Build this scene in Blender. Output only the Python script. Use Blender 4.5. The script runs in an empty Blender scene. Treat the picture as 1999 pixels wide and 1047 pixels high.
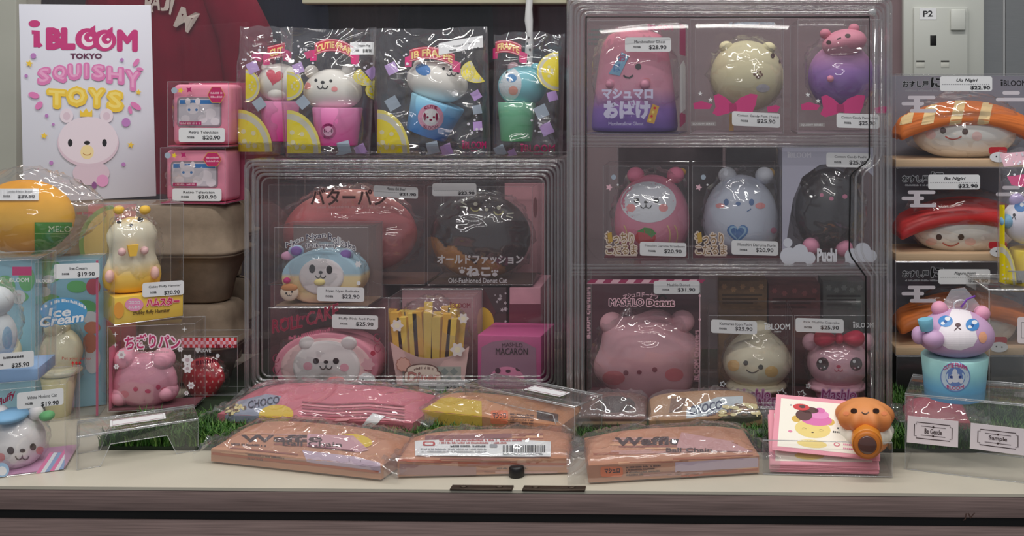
import bpy, bmesh, math, random
from mathutils import Vector, Matrix, noise, geometry
from mathutils.bvhtree import BVHTree

random.seed(7)
S = bpy.context.scene
COL = S.collection
# ------------------------------------------------------------------ camera
F, CX, HOR, DC, HC = 1950.0, 1350.0, 190.0, 1.3, 0.5133     # focal px, vanishing x, horizon y, distance to counter edge, height
cd = bpy.data.cameras.new('camera'); cam = bpy.data.objects.new('camera', cd); COL.objects.link(cam)
cd.sensor_width = 36.0; cd.lens = 36.0 * F / 1999.0
cd.shift_y = -(523.5 - HOR) / 1999.0; cd.shift_x = (999.5 - CX) / 1999.0
cd.clip_start = 0.05
cam.location = (0, -DC, HC); cam.rotation_euler = (math.radians(90), 0, 0)
S.camera = cam
# ------------------------------------------------------------------ world, lamps, exposure
w = bpy.data.worlds.new('room_light'); S.world = w; w.use_nodes = True
bg = w.node_tree.nodes['Background']
bg.inputs[0].default_value = (0.86, 0.93, 1.0, 1); bg.inputs[1].default_value = 0.23
def lamp(name, loc, rot, sx, sy, power, col=(1, .97, .93)):
    l = bpy.data.lights.new(name, 'AREA'); l.shape = 'RECTANGLE'; l.size = sx; l.size_y = sy
    l.energy = power; l.color = col
    o = bpy.data.objects.new(name, l); COL.objects.link(o); o.location = loc; o.rotation_euler = rot
    return o
for lx, ly, pw in ((-.95, -.1, 11), (.35, -.1, 13), (-.95, -1.4, 9.5), (.35, -1.4, 10), (-.95, -2.7, 10), (.35, -2.7, 10), (.2, 1.7, 9), (-1.3, 1.5, 13)):  # rearmost row and the pair beyond the window are added, unseen fill lamps
    lamp('ceiling_and_fill_lamp', (lx, ly, 1.95), (0, 0, 0), 1.2, 0.08, pw)
S.view_settings.view_transform = 'Standard'; S.view_settings.look = 'None'
S.view_settings.gamma = 1.0; S.view_settings.use_curve_mapping = False
S.view_settings.exposure = 0.10
S.cycles.max_bounces = 10; S.cycles.transparent_max_bounces = 64
S.cycles.transmission_bounces = 8; S.cycles.glossy_bounces = 4; S.cycles.diffuse_bounces = 4
S.cycles.caustics_reflective = False; S.cycles.caustics_refractive = False
S.cycles.sample_clamp_indirect = 4.0

# ------------------------------------------------------------------ materials
def lin(c):
    g = .3 * c[0] + .59 * c[1] + .11 * c[2]; c = [g + (x - g) * .90 for x in c]
    return tuple(((x / 255 + .055) / 1.055) ** 2.4 if x > 10 else x / 255 / 12.92 for x in c)
MATS = {}
def mat(c, rough=.5, spec=.4, metal=0., vary=0., scale=40., bump=0., grad=None, coat=0., name=None, stretch=None, glow=0.):
    """principled material; vary = procedural mottling, grad = ((z0,z1),[(pos,rgb)...]) colouring along the thing's own height"""
    key = (tuple(c), rough, spec, metal, vary, scale, bump, str(grad), coat, stretch)
    if key in MATS: return MATS[key]
    m = bpy.data.materials.new(name or 'paint'); m.use_nodes = True
    nt = m.node_tree; b = nt.nodes['Principled BSDF']
    b.inputs['Base Color'].default_value = (*lin(c), 1)
    b.inputs['Roughness'].default_value = rough; b.inputs['Specular IOR Level'].default_value = spec
    b.inputs['Metallic'].default_value = metal; b.inputs['Coat Weight'].default_value = coat
    src = None
    if grad or vary or bump:
        tc = nt.nodes.new('ShaderNodeTexCoord')
    if grad:
        (z0, z1), stops = grad
        sx = nt.nodes.new('ShaderNodeSeparateXYZ'); nt.links.new(tc.outputs['Object'], sx.inputs[0])
        mr = nt.nodes.new('ShaderNodeMapRange'); mr.inputs[1].default_value = z0; mr.inputs[2].default_value = z1
        nt.links.new(sx.outputs[2], mr.inputs[0])
        cr = nt.nodes.new('ShaderNodeValToRGB'); nt.links.new(mr.outputs[0], cr.inputs[0])
        el = cr.color_ramp.elements
        while len(el) < len(stops): el.new(.5)
        for e, (p, cc) in zip(el, stops): e.position = p; e.color = (*lin(cc), 1)
        src = cr.outputs[0]
    if vary or bump:
        nz = nt.nodes.new('ShaderNodeTexNoise'); nz.inputs['Scale'].default_value = scale; nz.inputs['Detail'].default_value = 5
        if stretch:
            mp = nt.nodes.new('ShaderNodeMapping'); mp.inputs['Scale'].default_value = stretch
            nt.links.new(tc.outputs['Object'], mp.inputs[0]); nt.links.new(mp.outputs[0], nz.inputs['Vector'])
        else: nt.links.new(tc.outputs['Object'], nz.inputs['Vector'])
        if vary:
            hs = nt.nodes.new('ShaderNodeHueSaturation')
            ma = nt.nodes.new('ShaderNodeMapRange'); ma.inputs[1].default_value = .3; ma.inputs[2].default_value = .7
            ma.inputs[3].default_value = 1 - vary; ma.inputs[4].default_value = 1 + vary
            nt.links.new(nz.outputs[0], ma.inputs[0]); nt.links.new(ma.outputs[0], hs.inputs['Value'])
            hs.inputs['Color'].default_value = (*lin(c), 1)
            if src: nt.links.new(src, hs.inputs['Color'])
            src = hs.outputs[0]
        if bump:
            bp = nt.nodes.new('ShaderNodeBump'); bp.inputs['Strength'].default_value = bump; bp.inputs['Distance'].default_value = .002
            nt.links.new(nz.outputs[0], bp.inputs['Height']); nt.links.new(bp.outputs[0], b.inputs['Normal'])
    if src: nt.links.new(src, b.inputs['Base Color'])
    MATS[key] = m
    return m
def film(name, haze=.03, refl=.05, edge=.55, rough=.06, tint=(255, 255, 255), hazec=(215, 215, 220), bump=0., bscale=60.):
    """clear plastic: see-through with angle-dependent gloss and a trace of milky haze"""
    m = bpy.data.materials.new(name); m.use_nodes = True; nt = m.node_tree
    for n in list(nt.nodes): nt.nodes.remove(n)
    out = nt.nodes.new('ShaderNodeOutputMaterial')
    tr = nt.nodes.new('ShaderNodeBsdfTransparent'); tr.inputs[0].default_value = (*lin(tint), 1)
    df = nt.nodes.new('ShaderNodeBsdfDiffuse'); df.inputs[0].default_value = (*lin(hazec), 1)
    gl = nt.nodes.new('ShaderNodeBsdfGlossy'); gl.inputs['Roughness'].default_value = rough
    lw = nt.nodes.new('ShaderNodeLayerWeight'); lw.inputs[0].default_value = .5
    pw = nt.nodes.new('ShaderNodeMath'); pw.operation = 'POWER'; pw.inputs[1].default_value = 4.0
    ml = nt.nodes.new('ShaderNodeMath'); ml.operation = 'MULTIPLY_ADD'; ml.inputs[1].default_value = edge; ml.inputs[2].default_value = refl
    nt.links.new(lw.outputs['Facing'], pw.inputs[0]); nt.links.new(pw.outputs[0], ml.inputs[0])
    m1 = nt.nodes.new('ShaderNodeMixShader'); m1.inputs[0].default_value = haze
    nt.links.new(tr.outputs[0], m1.inputs[1]); nt.links.new(df.outputs[0], m1.inputs[2])
    m2 = nt.nodes.new('ShaderNodeMixShader'); nt.links.new(ml.outputs[0], m2.inputs[0])
    nt.links.new(m1.outputs[0], m2.inputs[1]); nt.links.new(gl.outputs[0], m2.inputs[2])
    nt.links.new(m2.outputs[0], out.inputs[0])
    if bump:
        tc = nt.nodes.new('ShaderNodeTexCoord'); nz = nt.nodes.new('ShaderNodeTexNoise'); nz.inputs['Scale'].default_value = bscale
        nt.links.new(tc.outputs['Object'], nz.inputs['Vector'])
        bp = nt.nodes.new('ShaderNodeBump'); bp.inputs['Strength'].default_value = bump; bp.inputs['Distance'].default_value = .004
        nt.links.new(nz.outputs[0], bp.inputs['Height']); nt.links.new(bp.outputs[0], gl.inputs['Normal']); nt.links.new(bp.outputs[0], lw.inputs['Normal'])
    return m
CLEAR = film('clear_box_film', .012, .03, .5, .05)
WRAP = film('crinkled_wrap', .008, .13, .35, .045)
BAG = film('clear_bag_film', .05, .10, .5, .05, hazec=(220, 214, 226))
BAG2 = film('crisp_bag_film', .07, .15, .5, .045, hazec=(224, 220, 226))
ACRY = film('acrylic_sheet', .02, .03, .6, .03, hazec=(208, 184, 190))
RIB = film('acrylic_rib', .10, .16, .8, .05, hazec=(206, 200, 204))
RISER = film('clear_riser_acrylic', .02, .05, .6, .03)
EDGE = film('acrylic_edge', .35, .2, .6, .1, hazec=(225, 228, 230))  # milky tone puts the bright edge highlight into the colour
FOLD = film('folded_plastic_edge', .22, .12, .5, .1, hazec=(220, 220, 226))
WGLASS = film('window_glass', .035, .04, .6, .02, hazec=(150, 150, 160))

# ------------------------------------------------------------------ mesh helpers
def mk(name, vs, fs, m, parent=None, smooth=False, mi=None):
    me = bpy.data.meshes.new(name); me.from_pydata([tuple(v) for v in vs], [], fs)
    for x in (m if isinstance(m, (list, tuple)) else [m]): me.materials.append(x)
    if mi: me.polygons.foreach_set('material_index', mi)
    if smooth: me.polygons.foreach_set('use_smooth', [True] * len(me.polygons))
    me.update()
    o = bpy.data.objects.new(name, me); COL.objects.link(o)
    if parent is not None: o.parent = getattr(parent, 'root', parent)
    return o
def tag(o, label, cat, group=None, kind=None):
    if label: o['label'] = label
    if cat: o['category'] = cat
    if group: o['group'] = group
    if kind: o['kind'] = kind
    return o
def fixn(o):
    bm = bmesh.new(); bm.from_mesh(o.data); bmesh.ops.recalc_face_normals(bm, faces=bm.faces); bm.to_mesh(o.data); bm.free(); return o
def boxvf(x0, x1, y0, y1, z0, z1):
    vs = [(x, y, z) for z in (z0, z1) for y in (y0, y1) for x in (x0, x1)]
    return vs, [(0, 2, 3, 1), (4, 5, 7, 6), (0, 1, 5, 4), (2, 6, 7, 3), (0, 4, 6, 2), (1, 3, 7, 5)]
def box(name, x0, x1, y0, y1, z0, z1, m, parent=None, bev=0., seg=2):
    vs, fs = boxvf(x0, x1, y0, y1, z0, z1)
    o = mk(name, vs, fs, m, parent)
    if bev:
        bm = bmesh.new(); bm.from_mesh(o.data)
        bmesh.ops.bevel(bm, geom=bm.edges[:], offset=bev, segments=seg, affect='EDGES', profile=.5)
        bm.to_mesh(o.data); bm.free()
        o.data.polygons.foreach_set('use_smooth', [True] * len(o.data.polygons))
        try: o.data.set_sharp_from_angle(angle=math.radians(50))
        except Exception: pass
    return o
def merge(name, pieces, m, parent=None, smooth=False):
    vs, fs = [], []
    for v, f in pieces:
        k = len(vs); vs += v; fs += [tuple(i + k for i in q) for q in f]
    return mk(name, vs, fs, m, parent, smooth)
def tubevf(pts, r, n=8, closed=False):
    vs, fs = [], []; pts = [Vector(p) for p in pts]; N = len(pts)
    for i, p in enumerate(pts):
        a = pts[(i - 1) % N] if (closed or i > 0) else p; b = pts[(i + 1) % N] if (closed or i < N - 1) else p
        t = (b - a).normalized(); u = t.orthogonal().normalized() if abs(t.y) > .99 else t.cross(Vector((0, 1, 0))).normalized()
        v = t.cross(u); rr = r[i] if isinstance(r, (list, tuple)) else r
        for k in range(n):
            A = 2 * math.pi * k / n; vs.append(tuple(p + (u * math.cos(A) + v * math.sin(A)) * rr))
    for i in range(N if closed else N - 1):
        j = (i + 1) % N
        for k in range(n): fs.append((i * n + k, i * n + (k + 1) % n, j * n + (k + 1) % n, j * n + k))
    if not closed: fs += [tuple(range(n))[::-1], tuple(range((N - 1) * n, N * n))]
    return vs, fs
def sphvf(c, r, seg=28, ring=18, deform=None, rotd=0.):
    vs, fs = [], []; ca, sa = math.cos(math.radians(rotd)), math.sin(math.radians(rotd))
    for i in range(ring + 1):
        th = math.pi * i / ring
        for k in range(seg):
            ph = 2 * math.pi * k / seg
            p = [math.sin(th) * math.cos(ph), math.sin(th) * math.sin(ph), math.cos(th)]
            if deform: p = deform(*p)
            x, y, z = p[0] * r[0], p[1] * r[1], p[2] * r[2]
            vs.append((c[0] + x * ca + z * sa, c[1] + y, c[2] - x * sa + z * ca))
    for i in range(ring):
        for k in range(seg):
            a, b = i * seg + k, i * seg + (k + 1) % seg
            fs.append((a, a + seg, b + seg, b))
    return vs, fs
def lathevf(prof, c=(0, 0, 0), n=36, sy=1.):
    vs, fs = [], []
    for (r, z) in prof:
        for k in range(n):
            A = 2 * math.pi * k / n; vs.append((c[0] + r * math.cos(A), c[1] + r * math.sin(A) * sy, c[2] + z))
    for i in range(len(prof) - 1):
        for k in range(n):
            a, b = i * n + k, i * n + (k + 1) % n; fs.append((a, b, b + n, a + n))
    fs += [tuple(range(n))[::-1], tuple(range((len(prof) - 1) * n, len(prof) * n))]
    return vs, fs
# ------------------------------------------------------------------ text outlines
TXT = {}
def txt(s, bold=.0):
    k = (s, bold)
    if k not in TXT:
        cu = bpy.data.curves.new('lettering', 'FONT'); cu.body = s; cu.offset = bold; cu.resolution_u = 2
        ob = bpy.data.objects.new('lettering', cu); me = bpy.data.meshes.new_from_object(ob)
        vs = [(v.co.x, v.co.y) for v in me.vertices]; fs = [tuple(p.vertices) for p in me.polygons]
        bpy.data.objects.remove(ob); bpy.data.curves.remove(cu); bpy.data.meshes.remove(me)
        xs = [v[0] for v in vs] or [0, 1]; ys = [v[1] for v in vs] or [0, 1]
        x0, x1, y0, y1 = min(xs), max(xs), min(ys), max(ys)
        TXT[k] = ([((x - x0) / max(1e-6, x1 - x0), (y1 - y) / max(1e-6, y1 - y0)) for x, y in vs], fs)
    return TXT[k]
# ------------------------------------------------------------------ things
def rayd(px, py): return Vector(((px - CX) / F, 1.0, -(py - HOR) / F))
CAMP = Vector((0, -DC, HC))
def at(px, py, Y):
    t = Y + DC; d = rayd(px, py); return CAMP + d * t
def yfloor(py, Z): return F * (HC - Z) / (py - HOR) - DC
class Thing:
    def __init__(s, name, label, cat, loc, rot=0., lean=0., group=None, roll=0.):
        s.root = bpy.data.objects.new(name, None); COL.objects.link(s.root); s.root.empty_display_size = .02
        tag(s.root, label, cat, group)
        s.root.location = loc; s.root.rotation_mode = 'XYZ'
        R = Matrix.Rotation(math.radians(rot), 4, 'Z') @ Matrix.Rotation(math.radians(lean), 4, 'X') @ Matrix.Rotation(math.radians(roll), 4, 'Y')
        s.root.rotation_euler = R.to_euler('XYZ')
        s.M = Matrix.Translation(loc) @ R; s.I = s.M.inverted(); s.R3 = s.I.to_3x3()
        s.o = s.I @ CAMP; s.w = s.d = s.h = 0.
    def pt(s, px, py, yl=0.):
        d = s.R3 @ rayd(px, py); t = (yl - s.o.y) / d.y; return s.o + d * t
    def sc(s, px, py, yl=0.): return (s.pt(px + 1, py, yl) - s.pt(px, py, yl)).length
    def hit(s, px, py, bvh, lift):
        d = (s.R3 @ rayd(px, py)).normalized()
        p, n, i, dist = bvh.ray_cast(s.o, d)
        if p is None:
            q, n2, i2, dd = bvh.find_nearest(s.o + d * (-s.o.y / d.y))
            p, n = q, n2
        if n.dot(d) > 0: n = -n
        return p + n * lift
    def box(s, name, x0, x1, y0, y1, z0, z1, m, bev=0., parent=None): return box(name, x0, x1, y0, y1, z0, z1, m, parent or s.root, bev)
    def shell(s, m=None, name='clear_box', bev=.0014, inset=0.0003):
        o = box(name, -s.w / 2 + inset, s.w / 2 - inset, -s.d / 2, s.d / 2, .0004, s.h - .0002, m or CLEAR, s.root, bev)
        x, y, z0, z1, r = s.w / 2 - inset - .0003, s.d / 2 - .0003, .0007, s.h - .0005, .00042; e = []
        for z in (z0, z1): e.append(tubevf([(-x, -y, z), (x, -y, z), (x, y, z), (-x, y, z)], r, 4, True))
        for a, b in ((-x, -y), (x, -y), (x, y), (-x, y)): e.append(tubevf([(a, b, z0), (a, b, z1)], r, 4))
        merge('folded_edges', e, FOLD, o); return o
    def card(s, name, x0, y0, x1, y1, yl, m, th=.0008, parent=None, slope=0.):
        """upright card given by its picture rectangle on the plane yl of this thing"""
        q = [s.pt(x0, y0, yl), s.pt(x1, y0 + slope * (x1 - x0), yl), s.pt(x1, y1 + slope * (x1 - x0), yl), s.pt(x0, y1, yl)]
        vs = [tuple(p) for p in q] + [(p.x, p.y + th, p.z) for p in q]
        return mk(name, vs, [(0, 3, 2, 1), (4, 5, 6, 7), (0, 1, 5, 4), (1, 2, 6, 5), (2, 3, 7, 6), (3, 0, 4, 7)], m, parent or s.root)
    def blob(s, name, px, py, rx, ry, m, yl=0., rd=None, deform=None, parent=None, seg=28, ring=18, rotd=0., ny=1.):
        c = s.pt(px, py, yl); k = s.sc(px, py, yl)
        r = (rx * k, rd if rd else min(rx, ry) * k * ny, ry * k)
        vs, fs = sphvf(c, r, seg, ring, deform, rotd)
        o = mk(name, vs, fs, m, parent or s.root, True); fixn(o); o['_r'] = 0; del o['_r']
        return o
def bvh(*objs):
    vs, fs = [], []
    for o in objs:
        k = len(vs); vs += [v.co.copy() for v in o.data.vertices]; fs += [tuple(i + k for i in p.vertices) for p in o.data.polygons]
    return BVHTree.FromPolygons(vs, fs)
def boxthing(name, label, cat, x0, x1, yt, yb, Yf, d, rot=0., group=None, zb=None, root_kw=None):
    """box-shaped thing from its front face in the picture; Yf = depth of the front-left corner"""
    a = math.radians(rot); c, sn = math.cos(a), math.sin(a)
    P = at(x0, yb, Yf); Q = at(x0, yt, Yf)
    if zb is None: zb = P.z
    k = (x1 - CX) / F
    wd = (k * (Yf + DC) - P.x) / (c - sn * k)
    T = Thing(name, label, cat, (P.x + c * wd / 2 - sn * d / 2, Yf + sn * wd / 2 + c * d / 2, zb), rot, 0, group)
    T.w, T.d, T.h = wd, d, Q.z - zb
    return T
class Canvas:
    """flat print laid on a plane (yl) or draped on a surface (BVH); every shape is given where the picture shows it"""
    def __init__(s, T, surf, name='printed_graphics', parent=None, lift=.0003):
        s.T, s.surf, s.parent, s.base = T, surf, parent, lift
        s.reset(name)
    def reset(s, name): s.name = name; s.vs, s.fs, s.mi, s.ms = [], [], [], []; s.k = getattr(s, 'k', 0)
    def add(s, m, pts, fs):
        if m not in s.ms: s.ms.append(m)
        s.k += 1; L = s.base + (s.k * .000011 if isinstance(s.surf, (float, int)) else min(.0016, s.k * .00006)); b = len(s.vs)
        for (x, y) in pts:
            if isinstance(s.surf, (float, int)): p = s.T.pt(x, y, s.surf - L)
            else: p = s.T.hit(x, y, s.surf, L)
            s.vs.append(tuple(p))
        s.fs += [tuple(i + b for i in f) for f in fs]; s.mi += [s.ms.index(m)] * len(fs)
        return s
    def disc(s, m, x, y, rx, ry=None, rot=0., a0=0., a1=360., n=20, rings=None):
        ry = ry or rx; ca, sa = math.cos(math.radians(rot)), math.sin(math.radians(rot))
        rings = rings or (1 if isinstance(s.surf, (float, int)) else max(3, min(9, int(max(rx, ry) / 5))))
        if max(rx, ry) > 12: n = max(n, 30)
        full = abs(a1 - a0 - 360) < .1; cnt = n if full else n + 1
        pts = [(x, y)]; fs = []
        for r in range(1, rings + 1):
            for i in range(cnt):
                A = math.radians(a0 + (a1 - a0) * i / n); u, v = rx * r / rings * math.cos(A), ry * r / rings * math.sin(A)
                pts.append((x + u * ca - v * sa, y + u * sa + v * ca))
        for i in range(n):
            j = (i + 1) % cnt
            fs.append((0, 1 + i, 1 + j))
            for r in range(rings - 1):
                a, b = 1 + r * cnt, 1 + (r + 1) * cnt
                fs.append((a + i, b + i, b + j, a + j))
        return s.add(m, pts, fs)
    def poly(s, m, pts):
        if isinstance(s.surf, (float, int)):
            tris = geometry.tessellate_polygon([[Vector((x, y, 0)) for x, y in pts]])
            return s.add(m, pts, [tuple(t) for t in tris])
        xs = [p[0] for p in pts]; ys = [p[1] for p in pts]; n = max(8, min(24, int(max(max(xs) - min(xs), max(ys) - min(ys)) / 4)))
        ed = []; N = len(pts); dense = []
        for i in range(N):
            a, b = pts[i], pts[(i + 1) % N]; q = max(1, int(math.hypot(a[0] - b[0], a[1] - b[1]) / 5))
            dense += [(a[0] + (b[0] - a[0]) * t / q, a[1] + (b[1] - a[1]) * t / q) for t in range(q)]
        inner = []
        def inside(x, y):
            r = False
            for i in range(N):
                (xa, ya), (xb, yb) = pts[i], pts[i - 1]
                if (ya > y) != (yb > y) and x < (xb - xa) * (y - ya) / (yb - ya) + xa: r = not r
            return r
        for i in range(1, n):
            for j in range(1, n):
                x = min(xs) + (max(xs) - min(xs)) * i / n; y = min(ys) + (max(ys) - min(ys)) * j / n
                if inside(x, y): inner.append((x, y))
        r = geometry.delaunay_2d_cdt([Vector(p) for p in dense + inner], [], [list(range(len(dense)))], 1, 1e-4)
        return s.add(m, [(v.x, v.y) for v in r[0]], [tuple(f) for f in r[2]])
    def rect(s, m, x0, y0, x1, y1, slope=0.): 
        d = slope * (x1 - x0); return s.poly(m, [(x0, y0), (x1, y0 + d), (x1, y1 + d), (x0, y1)])
    def rrect(s, m, x0, y0, x1, y1, r=4, slope=0.):
        p = []
        for cx, cy, a in ((x1 - r, y0 + r, -90), (x1 - r, y1 - r, 0), (x0 + r, y1 - r, 90), (x0 + r, y0 + r, 180)):
            for t in range(4):
                A = math.radians(a + 30 * t); X, Y = cx + r * math.cos(A), cy + r * math.sin(A); p.append((X, Y + slope * (X - x0)))
        return s.poly(m, p)
    def stroke(s, m, pts, wd, closed=False):
        q = []
        for i in range(len(pts) - (0 if closed else 1)):
            a, b = pts[i], pts[(i + 1) % len(pts)]; n = 1 if isinstance(s.surf, (float, int)) else max(1, int(math.hypot(a[0] - b[0], a[1] - b[1]) / 4))
            q += [(a[0] + (b[0] - a[0]) * t / n, a[1] + (b[1] - a[1]) * t / n) for t in range(n)]
        if not closed: q.append(pts[-1])
        vs, fs = [], []; N = len(q)
        for i, (x, y) in enumerate(q):
            a = q[(i - 1) % N] if (closed or i) else q[i]; b = q[(i + 1) % N] if (closed or i < N - 1) else q[i]
            dx, dy = b[0] - a[0], b[1] - a[1]; l = math.hypot(dx, dy) or 1
            vs += [(x - dy / l * wd / 2, y + dx / l * wd / 2), (x + dy / l * wd / 2, y - dx / l * wd / 2)]
        for i in range(N if closed else N - 1):
            j = (i + 1) % N; fs.append((2 * i, 2 * j, 2 * j + 1, 2 * i + 1))
        return s.add(m, vs, fs)
    def arc(s, m, x, y, rx, ry, a0, a1, wd, n=10):
        return s.stroke(m, [(x + rx * math.cos(math.radians(a0 + (a1 - a0) * i / n)), y + ry * math.sin(math.radians(a0 + (a1 - a0) * i / n))) for i in range(n + 1)], wd)
    def star(s, m, x, y, r, rot=0., n=5, inner=.45):
        return s.poly(m, [(x + (r if i % 2 == 0 else r * inner) * math.sin(math.pi * i / n + math.radians(rot)), y - (r if i % 2 == 0 else r * inner) * math.cos(math.pi * i / n + math.radians(rot))) for i in range(2 * n)])
    def flower(s, m, x, y, r, n=6, amp=.16):
        return s.poly(m, [(x + r * (1 - amp + amp * math.cos(n * a)) * math.cos(a), y + r * (1 - amp + amp * math.cos(n * a)) * math.sin(a)) for a in [2 * math.pi * i / (n * 5) for i in range(n * 5)]])
    def heart(s, m, x, y, r, rot=0.):
        ca, sa = math.cos(math.radians(rot)), math.sin(math.radians(rot)); p = []
        for i in range(24):
            t = 2 * math.pi * i / 24; u = 16 * math.sin(t) ** 3 / 16 * r; v = -(13 * math.cos(t) - 5 * math.cos(2 * t) - 2 * math.cos(3 * t) - math.cos(4 * t)) / 16 * r
            p.append((x + u * ca - v * sa, y + u * sa + v * ca))
        return s.poly(m, p)
    def text(s, m, t, x0, y0, x1, y1, bold=.02, slope=0., bend=0., skew=0., vert=False):
        if 'M' in t and bold > .004:          # heavy M: struck twice side by side
            o = bold * (y1 - y0) * .55
            for dx in (-o, o): s.text(m, t, x0 + dx, y0, x1 + dx, y1, 0., slope, bend, skew, vert)
            return s
        vs, fs = txt(t, bold); P = []
        for u, v in vs:
            if vert: x, y = x0 + v * (x1 - x0), y1 - u * (y1 - y0)
            else:
                x, y = x0 + u * (x1 - x0), y0 + v * (y1 - y0)
                y += slope * (x - x0) + bend * (2 * u - 1) ** 2; x += skew * (1 - v) * (y1 - y0)
            P.append((x, y))
        return s.add(m, P, fs)
    def greek(s, m, x0, y0, x1, y1, slope=0., bend=0., vert=False):
        """print too small to read: a row of little marks"""
        r_ = random.Random(int(x0 * 7 + y0 * 13)); x = x0; H = y1 - y0; P, Q = [], []
        while x < x1 - .5:
            w_ = min(x1 - x, H * r_.uniform(.25, .7)); u = (x - x0) / (x1 - x0); dy = slope * (x - x0) + bend * (2 * u - 1) ** 2
            if r_.random() > .12:
                a, b = y0 + dy + H * r_.choice((0, 0, .3)), y1 + dy; k = len(P); P += [(x, a), (x + w_ * .72, a), (x + w_ * .72, b), (x, b)]; Q.append((k, k + 1, k + 2, k + 3))
            x += w_
        return s.add(m, P, Q)
    def otext(s, mo, mi, t, x0, y0, x1, y1, o=1.6, bold=.03, **k):
        for i in range(8):
            A = math.pi * i / 4; dx, dy = o * math.cos(A), o * math.sin(A); s.text(mo, t, x0 + dx, y0 + dy, x1 + dx, y1 + dy, bold, **k)
        return s.text(mi, t, x0, y0, x1, y1, bold, **k)
    def build(s, next_name=None, label=None):
        o = None
        if s.vs:
            o = mk(s.name, s.vs, s.fs, s.ms, s.parent or s.T.root, False, s.mi)
            if label: o['label'] = label
        s.reset(next_name or s.name)
        return o
    def part(s, name): s.build(name); return s
# palette
WHITE = mat((232, 232, 236), .45); LABEL = mat((236, 236, 238), .4); INK = mat((40, 40, 46), .6); BLACK = mat((14, 13, 14), .5)
DBROWN = mat((62, 36, 32), .5); PINK = mat((236, 130, 168), .5); HOT = mat((222, 40, 120), .5); LPINK = mat((246, 190, 206), .5)
MAG = mat((196, 40, 110), .5); YEL = mat((248, 214, 40), .5); LEMON = mat((250, 226, 0), .45); LILAC = mat((196, 160, 224), .5)
SKY = mat((120, 186, 224), .5); BLUE = mat((52, 122, 196), .5); RED = mat((222, 34, 40), .45); ORANGE = mat((242, 130, 50), .5)
GREY = mat((150, 150, 156), .5); GREEN = mat((70, 150, 50), .5); CREAM = mat((248, 232, 196), .5); PGREY = mat((170, 186, 204), .5)
BLUSH = mat((248, 150, 150), .6); BROWN = mat((120, 72, 44), .6); GOLD = mat((214, 160, 60), .5); MAROON = mat((120, 24, 50), .5)
def price(T, x0, y0, x1, y1, nm, pr, yl=None, slope=0., italic=False, code=True, parent=None):
    """white rounded price sticker with its two lines of print"""
    yl = (-T.d / 2 if yl is None else yl) - .0016
    r = 4.5; p = []
    for cx, cy, a in ((x1 - r, y0 + r, -90), (x1 - r, y1 - r, 0), (x0 + r, y1 - r, 90), (x0 + r, y0 + r, 180)):
        for t in range(4):
            A = math.radians(a + 30 * t); X, Y = cx + r * math.cos(A), cy + r * math.sin(A); p.append(T.pt(X, Y + slope * (X - x0), yl))
    n = len(p); vs = [tuple(q) for q in p] + [(q.x, q.y + .0005, q.z) for q in p]
    o = mk('price_label', vs, [tuple(range(n)), tuple(range(2 * n - 1, n - 1, -1))] + [(i, n + i, n + (i + 1) % n, (i + 1) % n) for i in range(n)], LABEL, T.root)
    fixn(o)
    c = Canvas(T, yl, 'lettering', o, .0002); W, H = x1 - x0, y1 - y0
    if italic:
        if nm: c.text(INK, nm, x0 + .30 * W, y0 + .16 * H, x0 + .70 * W, y0 + .42 * H, .025, slope, skew=.35)
        for i in range(22):
            u = x0 + (.04 + .042 * i) * W; c.rect(GREY, u, y0 + .52 * H + slope * (u - x0), u + .024 * W, y0 + .56 * H + slope * (u - x0))
        c.text(INK, pr, x0 + .58 * W, y0 + .64 * H, x0 + .96 * W, y0 + .92 * H, .035, slope)
    else:
        L = min(.86, .036 * len(nm) + .06)
        if nm == '~': c.greek(INK, x0 + .34 * W, y0 + .22 * H + slope * .34 * W, x0 + .78 * W, y0 + .36 * H + slope * .34 * W, slope)
        else: c.text(INK, nm, x0 + (.54 - L / 2) * W, y0 + .20 * H, x0 + (.54 + L / 2) * W, y0 + .40 * H, .008, slope)
        if code: c.text(INK, 'nosa', x0 + .18 * W, y0 + .60 * H, x0 + .34 * W, y0 + .74 * H, .02, slope)
        c.text(INK, pr, x0 + .52 * W, y0 + .54 * H, x0 + .90 * W, y0 + .86 * H, .02, slope)
    c.build(); return o
def brand(c, m, x0, y0, x1, y1, bold=.05, sub=None, slope=0.):
    """the maker's mark: a short i with a dot and BLOOM with round O's"""
    W, H = x1 - x0, y1 - y0
    c.disc(m, x0 + .05 * W, y0 - .02 * H + H * .08, .055 * W, .12 * H); c.rect(m, x0 + .02 * W, y0 + .28 * H, x0 + .09 * W, y1)
    c.text(m, 'BLOOM', x0 + .13 * W, y0 + .08 * H, x1, y1, bold, slope)
    if sub: c.text(sub, 'TOKYO', x0 + .38 * W, y1 + .18 * H, x0 + .66 * W, y1 + .42 * H, .03)
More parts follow.
